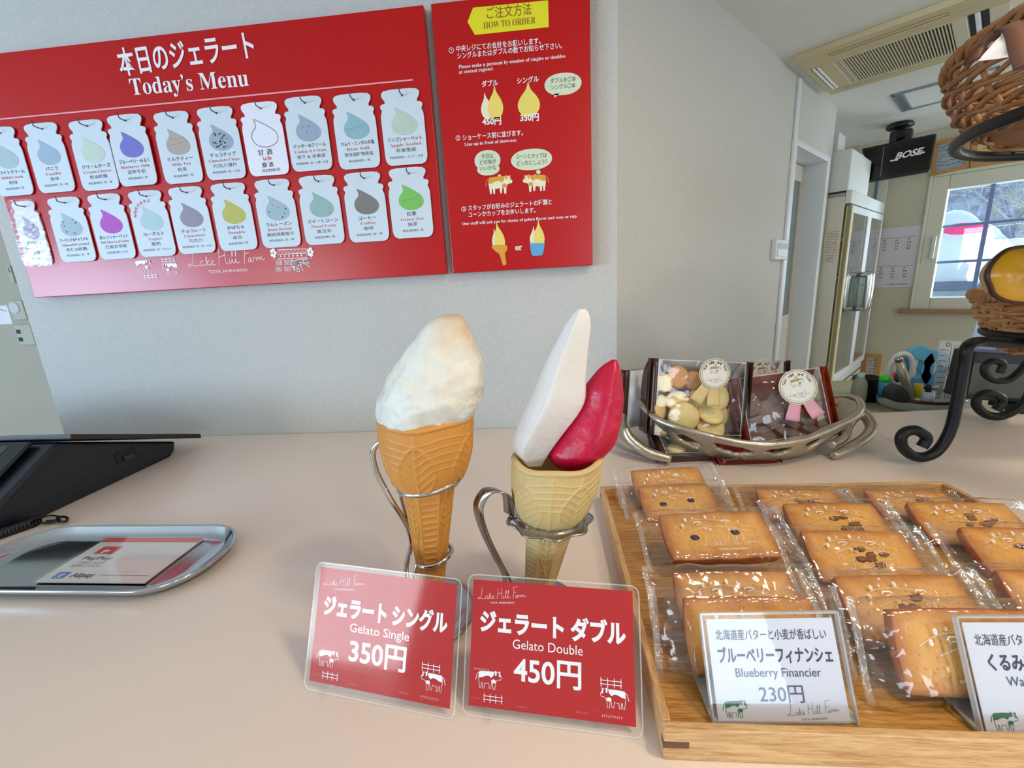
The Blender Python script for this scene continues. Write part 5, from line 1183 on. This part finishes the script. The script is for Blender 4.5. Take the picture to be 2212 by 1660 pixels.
for nm, pts, r in (('end_loop', [(1795, 962, 2.22), (1822, 945, 2.3), (1832, 918, 2.38), (1850, 897, 2.42), (1868, 897, 2.42), (1882, 922, 2.36), (1870, 945, 2.30), (1835, 968, 2.24), (1800, 985, 2.2)], .026),
                   ('end_prong', [(1780, 870, 2.62), (1800, 866, 2.6), (1826, 876, 2.56), (1822, 892, 2.52), (1806, 905, 2.5), (1800, 930, 2.45)], .028),
                   ('end_prong', [(1352, 880, 2.55), (1344, 905, 2.5), (1350, 935, 2.42), (1375, 962, 2.34), (1430, 985, 2.25)], .024),
                   ('end_prong', [(1350, 925, 2.30), (1362, 950, 2.27), (1400, 978, 2.22), (1450, 992, 2.18)], .026)):
    P_ = spline([pyy(*p) for p in pts], 6); n_ = len(P_)
    MB(m_pew, True).tube(P_, [r*(.55+.6*sin(pi*(k+1)/(n_+1))**.5) for k in range(n_)], 12).build(nm, pb)
m_rim = MB(m_pew, True).tube([bpt(2*pi*i/96, 1.0) for i in range(96)], [.018+.006*noise.noise(Vector((i*.3, 0, 0))) for i in range(96)], 8, True).build('rim', pb)

m_ck = attrmat('butter_cookie', (252, 230, 156), (224, 166, 84), .6, .3, 220, sss=.05); m_ck2 = attrmat('tan_cookie', (228, 168, 104), (196, 126, 66), .6, .3, 220)
m_ch = mat('cocoa_cookie', (112, 80, 68), .7, bump=.6, bs=240, var=.3, vs=60, c2=(150, 120, 106))
m_bbrn = mat('brown_gusset', (70, 44, 32), .3); m_bwht = mat('white_bag_side', (226, 228, 230), .4)
f_amber = film('amber_film', tint=(196, 84, 48), haze=.55, boost=1.8, rough=.06, bump=.5, bs=25, dcol=(150, 40, 18))
def bag(label, F, w, h, d, side, right, seed, front=f_bag, inset=.0):
    t = thing('cookie_bag', label, 'bag of cookies', F.pt(w/2, 0, -d/2), 'bags of cookies in the pewter bowl')
    def wv(u, v, w_, a=.006): return F.pt(u, v, w_+a*noise.noise(Vector((u*14+seed, v*14, seed))))
    def prof(v): return -d*(1-.75*max(0, (v/h-.72)/.28)**1.5)
    fr_ = [[wv(w*i/16, h*j/14, .012*sin(pi*i/16)*sin(pi*min(1, j/13)), .012) for j in range(15)] for i in range(17)]
    MB(front, True).grid(fr_).build('front_panel', t, recalc=False)
    MB(m_bwht if side is m_bbrn else right, True).grid([[wv(w*i/12, h*j/12, prof(h*j/12), .006) for j in range(13)] for i in range(13)]).build('back_panel', t, recalc=False)
    for uu, mm in ((0., side), (w, right)):
        sg = -1 if uu == 0 else 1
        MB(mm, True).grid([[F.pt(uu+sg*.040*a, v+.004*sin(v*20), .003-.05*a*a) for v in np.linspace(.0, h, 9)] for a in (0, .5, 1)]).build('front_edge_strip', t, solid=.003, recalc=False)
    for uu, mm, nm in ((-.04, side, 'gusset'), (w+.04, right, 'gusset')):
        R = [[F.pt(uu+(.018*(.5-abs(a-.5))*(-1 if uu > 0 else 1))*2*(v/h), v, prof(v)*a) for v in np.linspace(0, h, 13)] for a in np.linspace(0, .30, 4)]
        MB(mm, True).grid(R).build(nm, t, recalc=False)
        R = [[F.pt(uu+(.018*(.5-abs(a-.5))*(-1 if uu > 0 else 1))*2*(v/h)+.004*noise.noise(Vector((a*9, v*12, seed))), v, prof(v)*a) for v in np.linspace(0, h, 13)] for a in np.linspace(.30, 1, 6)]
        MB(m_bwht if mm is m_bbrn and uu == 0 else mm, True).grid(R).build('side_panel', t, recalc=False)
    mb = MB(film('bag_seam', haze=.5, boost=1.5, rough=.15)); 
    for uu in (.004, w-.004): mb.stroke(F, [(uu, .0), (uu, h)], .005, .004)
    mb.stroke(F, [(0, h-.003), (w, h-.003)], .005, .004); mb.stroke(F, [(0, .012), (w, .02)], .004, .014); mb.build('seam', t)
    MB(side, True).grid([[F.pt(w*i/8, 0, -d*j/4) for j in range(5)] for i in range(9)]).build('bottom_panel', t, recalc=False)
    return t
def cookie(t, F, px_, r, m, dep, tx=0., ty=0., seed=0, k=1.):
    """round cookie: px centre on the bag front, radius in units, tilt"""
    u, v = F.px(*px_); c = F.pt(u, v, -dep); n = F.N+F.U*tx+F.V*ty; n = n/np.linalg.norm(n)
    a = F.V-(F.V@n)*n; a /= np.linalg.norm(a); b = np.cross(a, n); rows = []; br = []
    for rr_, z, bb in ((0, .016, 0), (.5, .0155, .0), (.78, .013, .1), (.93, .008, .5), (1, .0, .9), (.93, -.008, .9), (.5, -.012, .7), (0, -.012, .7)):
        rows.append([c+(a*cos(q)+b*sin(q))*r*rr_*(1+.03*noise.noise(Vector((cos(q)*2, sin(q)*2, seed))))+n*z*k for q in np.linspace(0, 2*pi, 22, endpoint=False)]); br.append([bb]*22)
    return MB(m, True).grid(rows, False, True, br).build('cookie', t)
def rosette(t, F, c, r, rib, seed, dep=.02, ang=(-.55, .25), L=.13):
    """round paper seal with two ribbon tails"""
    u, v = F.px(*c)
    for k, a in enumerate(ang):
        dx, dy = sin(a), -cos(a); nx, ny = cos(a), sin(a); s0 = .4*r; W_ = .036
        P_ = []
        for i in range(7):
            q = s0+(L)*i/6+.02; P_.append([F.pt(u+dx*q+nx*W_*g*(.7+.3*i/6), v+dy*q+ny*W_*g*(.7+.3*i/6), dep+.004*sin(i+k)+.003*k+.002*cos(g*7)) for g in (-1, -.6, -.2, .2, .6, 1)])
        MB(rib, True).grid(P_).build('ribbon_tail', t, solid=.0015, recalc=False)
    g = F.off(dep+.010); mc = mat('seal_paper', (240, 236, 226), .5); mo_ = mat('olive_gold_print', (170, 150, 96), .5)
    g = Fr(g.pt(u, v, 0), F.U, F.V)
    MB(mc).prism(g, [(r*cos(q), r*sin(q)) for q in np.linspace(0, 2*pi, 41)[:-1]], -.001, .001).build('paper_seal', t)
    mb = MB(mo_); mb.disc(g, 0, 0, r*.93, w=.002, n=40, ring=.005); mb.disc(g, 0, 0, r*.82, w=.002, n=40, ring=.0015)
    cow(mb, g, (-r*.36, -r*.02), (r*.36, -r*.02), None, mo_, .002, line=True)
    for q in range(3): mb.stroke(g, [(-.06*r+.06*r*q, r*.50), (-.08*r+.08*r*q, r*.62)], .003, .002)
    mb.build('seal_picture', t)
    mb = MB(m_dark); S_ = 'Sow mit art You'
    for i, ch in enumerate(S_):
        if ch == ' ': continue
        a = radians(158-136*i/(len(S_)-1)); p = (r*.66*cos(a), r*.66*sin(a)); d = (sin(a)*.014*.9, -cos(a)*.014*.9); mb.text(g, serif(ch), (p[0]-d[0]*.5, p[1]-d[1]*.5), (p[0]+d[0]*.5, p[1]+d[1]*.5), .024, .002, -.01)
    farm_logo(mb, g, (-r*.55, -r*.50), (r*.55, -r*.50), m_dark, .002, .06); mb.build('seal_lettering', t)
# bag of butter cookies in front
YA = 2.30
fa = Fr(pyy(1412, 940, YA), pyy(1600, 948, YA+.02)-pyy(1412, 940, YA), A3(-.02, .16, 1))
wA = fa.px(1603, 900)[0]; hA = fa.px(1500, 779)[1]
A_ = bag('clear bag of butter cookies with a straw ribbon seal, frontmost in the pewter bowl', fa, wA, hA, .16, m_bbrn, m_bbrn, 3)
k = wA/190
for i, (px_, r, m, dep, tx, ty) in enumerate((((1437, 829), 22, m_ck, .035, -.1, .1), ((1471, 816), 27, m_ck2, .055, .1, .2), ((1434, 884), 30, m_ck, .05, 1.1, .1), ((1470, 868), 27, m_ck, .055, -.3, .9), ((1480, 903), 37, m_ck, .018, .05, -.1),
    ((1541, 896), 30, m_ck, .035, .1, .9), ((1540, 925), 32, m_ck, .030, 0, .7), ((1520, 872), 30, m_ck, .07, -.2, .0), ((1560, 862), 32, m_ck, .06, .3, .1), ((1508, 824), 22, m_ck2, .075, 0, 0), ((1430, 924), 26, m_ck, .05, .4, .6), ((1545, 815), 26, m_ck, .08, .1, .2), ((1575, 905), 22, m_ck, .08, .8, 0))):
    cookie(A_, fa, px_, r*k, m, dep, tx, ty, i)
rosette(A_, fa, (1537, 807), 33*k, mat('straw_ribbon', (232, 206, 140), .6, bump=.5, bs=300, stretch=(1, 1, .1)), 1, .03, (-.50, .05), .125)
# bag of cocoa cookies, amber film
fc = Fr(pyy(1622, 962, 2.30), pyy(1815, 940, 2.28)-pyy(1622, 962, 2.30), pyy(1590, 822, 2.42)-pyy(1622, 962, 2.30))
wC = fc.px(1800, 940)[0]; hC = fc.px(1665, 808)[1]
C_ = bag('amber sided bag of cocoa cookies with a pink ribbon seal', fc, wC, hC, .13, f_amber, f_amber, 7)
for i, (px_, r, dep, tx, ty) in enumerate((((1622, 872), 30, .04, .3, .2), ((1650, 945), 34, .04, .2, .7), ((1672, 890), 30, .06, -.2, .3), ((1700, 868), 30, .07, 0, 0))): cookie(C_, fc, px_, r*k, m_ch, dep, tx, ty, i)
for i, (x_, y_, a) in enumerate(((1635, 910, .2), (1690, 925, -.8), (1715, 910, -.85), (1742, 905, -.8), (1765, 930, -.7), (1730, 940, -.5))):
    u, v = fc.px(x_, y_); g = Fr(fc.pt(u, v, -.035-.01*(i % 3)), fc.U*cos(a)+fc.V*sin(a), fc.V*cos(a)-fc.U*sin(a)); MB(m_ch).fbox(g, -.055, .055, -.022, .022, -.02, .015).build('cookie_bar', C_, bevel=.008)
rosette(C_, fc, (1716, 838), 38*k, mat('pink_ribbon', (236, 170, 184), .6, bump=.5, bs=300), 2, .03, (-.30, .42), .125)
# bag behind the two, only its top and seal showing
fbk = Fr(pyy(1560, 965, 2.62), pyy(1690, 960, 2.62)-pyy(1560, 965, 2.62), A3(0, .08, 1))
B_ = bag('clear cookie bag behind the two front bags, only its seal and top edge showing', fbk, fbk.px(1690, 880)[0], fbk.px(1620, 784)[1], .11, m_bbrn, m_bbrn, 11)
rosette(B_, fbk, (1642, 806), 29*k*1.14, MATS['straw_ribbon'], 3, .02, (-.2, .2), .05)
# white sided bag at the bowl end
fe = Fr(pyy(1352, 925, 2.50), pyy(1400, 918, 2.58)-pyy(1352, 925, 2.50), A3(.12, .06, 1))
E_ = bag('white sided bag with a dark edge leaning at the bowl end beside the red scoop', fe, .15, fe.px(1375, 800)[1], .10, m_bbrn, m_bwht, 13, m_bwht)
# bag lying underneath
fu = Fr(pyy(1440, 985, 2.20), pyy(1600, 990, 2.24)-pyy(1440, 985, 2.20), A3(0, .9, .35))
U_ = bag('cookie bag lying flat underneath the front bag in the pewter bowl', fu, fu.px(1600, 975)[0]*.98, .22, .06, m_bbrn, m_bbrn, 17)
for i, (a, b) in enumerate(((.08, .08), (.19, .10), (.30, .09), (.38, .12))):
    p = fu.pt(a, b, -.02); cu = MB(m_ck, True).ball(p, .055, .055, .02, 18, 8, .06, i).build('cookie', U_)
fl_ = Fr(pyy(1565, 1002, 2.17), A3(1, .05, 0), A3(0, .9, .3))
L_ = bag('dark red film bag at the bottom of the pewter bowl, seen through its openings', fl_, .26, .18, .05, f_amber, f_amber, 19, mat('dark_red_film', (110, 26, 16), .15, coat=.5, bump=.6, bs=30))

# ------------------------------------------------------------------ iron two tier basket stand
bs = thing('iron_basket_stand', 'black wrought iron stand with scroll feet and rings carrying two wicker baskets', 'stand', pz(2000, 997, -1))
def iron(nm, pts, r=.0245, n=7): MB(m_blackm, True).tube(spline([pyy(*p) for p in pts], n), r, 12).build(nm, bs)
YS = pz(2000, 999, -1+.02)[1]
iron('leg_scroll', [(2230, 746, 2.24), (2160, 741, 2.22), (2110, 739, 2.2), (2088, 752, YS), (2082, 785, YS), (2074, 830, YS), (2066, 875, YS), (2056, 920, YS), (2040, 955, YS), (2020, 978, YS), (1995, 988, YS), (1970, 984, YS), (1951, 968, YS), (1946, 948, YS), (1956, 934, YS), (1976, 930, YS), (1995, 938, YS), (2001, 950, YS), (1991, 966, YS)])
YS2 = pz(2150, 905, -1+.02)[1]*.985
iron('leg_scroll', [(2262, 780, YS2), (2240, 820, YS2), (2218, 862, YS2), (2195, 885, YS2), (2160, 900, YS2), (2130, 896, YS2), (2110, 878, YS2), (2112, 860, YS2), (2130, 850, YS2), (2155, 855, YS2), (2165, 868, YS2), (2152, 886, YS2)], .0245)
iron('scroll', [(2300, 700, YS2), (2230, 770, YS2), (2205, 800, YS2), (2180, 820, YS2), (2150, 822, YS2), (2128, 808, YS2), (2128, 790, YS2), (2145, 780, YS2), (2165, 786, YS2), (2160, 806, YS2)], .020)
# rings: the lower one near counter height, the upper one closer to the lens
def ring(nm, c, R, r=.022): MB(m_blackm, True).tube([A3(c[0]+R*cos(t), c[1]+R*sin(t), c[2]) for t in np.linspace(0, 2*pi, 65)[:-1]], r, 10, True).build(nm, bs)
RU = .65; cU = A3(2.085, 1.53, .407); ring('upper_ring', cU, RU, .020)
RL = .30; cL = A3(2.555, 2.30, -.392); ring('lower_ring', cL, RL, .02)
MB(m_blackm, True).tube(spline([cL+A3(RL, 0, 0), A3(3.0, 2.3, -.3), A3(3.05, 1.9, .1), A3(2.95, 1.6, .35), cU+A3(RU, 0, 0)], 5), .0245, 10).build('upright', bs)
m_wk = mat('wicker', (160, 112, 64), .55, bump=.5, bs=120, var=.35, vs=25, c2=(116, 74, 40)); m_wk2 = mat('pale_wicker', (192, 142, 88), .5, bump=.5, bs=120, var=.3, vs=25, c2=(150, 100, 58))
def basket(name, label, c, rows_, m, st=.014, nst=22, slope=.0):
    """rows_: [(radius, z)] bottom to top; woven from pairs of withies running in and out of upright stakes"""
    t = thing(name, label, 'basket', A3(c[0], c[1], c[2]+rows_[0][1])); pf = np.array(rows_)
    z0_, z1_ = pf[0, 1], pf[-1, 1]; n = int((z1_-z0_)/(st*1.45))
    for k in range(n+1):
        z = z0_+(z1_-z0_)*k/n; R = np.interp(z, pf[:, 1], pf[:, 0]); P_ = []
        N = nst*6
        for i in range(N):
            a = 2*pi*i/N; P_.append(A3(c[0]+(R+.011*cos(a*nst/2+k*pi))*cos(a), c[1]+(R+.011*cos(a*nst/2+k*pi))*sin(a), c[2]+z+.006*sin(a*nst/2+k*pi*.5)+slope*R*cos(a)))
        MB(m, True).tube(P_, st*.72*(1+.12*sin(k*5)), 6, True).build('withy', t)
    for i in range(nst):
        a = 2*pi*i/nst; MB(m, True).tube([A3(c[0]+r*cos(a), c[1]+r*sin(a), c[2]+z+slope*r*cos(a)) for r, z in rows_], st*.7, 6).build('stake', t)
    R, z = rows_[-1]; N = 240        # rolled border
    for ph in (0, 2.1, 4.2):
        MB(m, True).tube([A3(c[0]+(R+.018*cos(a*26+ph))*cos(a), c[1]+(R+.018*cos(a*26+ph))*sin(a), c[2]+z+.012+.018*sin(a*26+ph)+slope*R*cos(a)) for a in np.linspace(0, 2*pi, N+1)[:-1]], st*.9, 6, True).build('border_strand', t)
    r0, zz = rows_[0]; MB(m, True).lathe([(0, 0), (r0*.98, 0), (r0, .008), (r0*.96, .02), (0, .02)], A3(c[0], c[1], c[2]+zz), 30).build('woven_base', t)
    return t
g_ = 'wicker baskets on the iron stand'
cB = cU
bk1 = basket('wicker_basket', 'large brown wicker basket in the upper ring with a leather strap', cB, [(.57, .01), (.62, .05), (.67, .12), (.695, .18), (.70, .245)], m_wk, .0125, 30, .0)
st_m = mat('leather_strap', (92, 54, 34), .5)
pts = [pyy(2098, 134, 1.35), pyy(2112, 110, 1.35), pyy(2140, 80, 1.34), pyy(2172, 58, 1.32), pyy(2190, 62, 1.24), pyy(2204, 110, 1.14), pyy(2215, 140, 1.06)]
pa = spline(pts, 5); MB(st_m, True).grid([[p+A3(0, .02, 0)*(1-min(1, i/12))+A3(-.020, 0, -.006)*min(1, i/12), p-A3(0, .02, 0)*(1-min(1, i/12))+A3(.020, 0, .006)*min(1, i/12)] for i, p in enumerate(pa)]).build('strap', bk1, solid=.008, recalc=False)
MB(mat('white_liner', (226, 226, 232), .6), True).grid([[pyy(x_, y_, 1.55+.02*k2) for k2, (x_, y_) in enumerate(r_)] for r_ in (((2112, 132), (2150, 88), (2176, 66)), ((2150, 128), (2172, 98), (2186, 74)), ((2200, 120), (2206, 104), (2215, 88)))]).build('white_liner', bk1)
lz0 = -.09
bk2 = basket('wicker_basket', 'smaller pale wicker basket in the lower ring holding a yellow packet', cL, [(.22, -.09), (.275, -.02), (.33, .08), (.36, .18)], m_wk2, .014, 20)
# yellow packet standing in the lower basket
yp = thing('yellow_packet', 'bulging golden yellow packet with a dark brown seam in the lower basket', 'packet', cL+A3(-.15, -.1, 0))
fy = Fr((0, 2.12, 0), (1, .0, 0), (0, .12, 1)); cyp = [(2150, 640), (2138, 618), (2131, 596), (2140, 572), (2160, 550), (2186, 537), (2240, 534), (2300, 548), (2300, 650), (2200, 655)]
P_ = [np.array(fy.px(*q)) for q in cyp]; P_ = [np.array(q) for q in spline([A3(a, b, 0) for a, b in P_], 4, True)]; ctr = sum(P_)/len(P_)
rows = []
for sc_, wz in ((1, 0), (.93, .008), (.80, .030), (.55, .042), (.3, .045), (.02, .050)): rows.append([fy.pt(*(ctr+(q-ctr)[:2*1+1]*sc_)[:2], wz+.01*noise.noise(Vector(((q[0])*9, q[1]*9, sc_*3)))) for q in P_])
rows2 = [[fy.pt(*(ctr+(q-ctr)*sc_)[:2], -wz) for q in P_] for sc_, wz in ((1, 0), (.8, .06), (.3, .10), (.02, .11))]
m_yp = mat('golden_packet', (222, 162, 36), .3, coat=.4, bump=1., bs=14, var=.16)
mb = MB(m_yp, True); mb.grid(rows, False, True); mb.grid(rows2, False, True); mb.build('packet_body', yp)
MB(mat('brown_seam', (66, 36, 26), .35), True).tube([fy.pt(q[0], q[1], 0) for q in P_], .014, 8, True, flat=.6).build('brown_seam', yp)
mb = MB(m_brn)
for i, ch in enumerate('LANGUE DE CHAT'):
    if ch != ' ': a, b = fy.px(2172+1.6*i, 572+5*i); mb.text(fy, ch, (a, b), (a+.012, b-.002), .018, .13)
mb.build('lettering', yp)
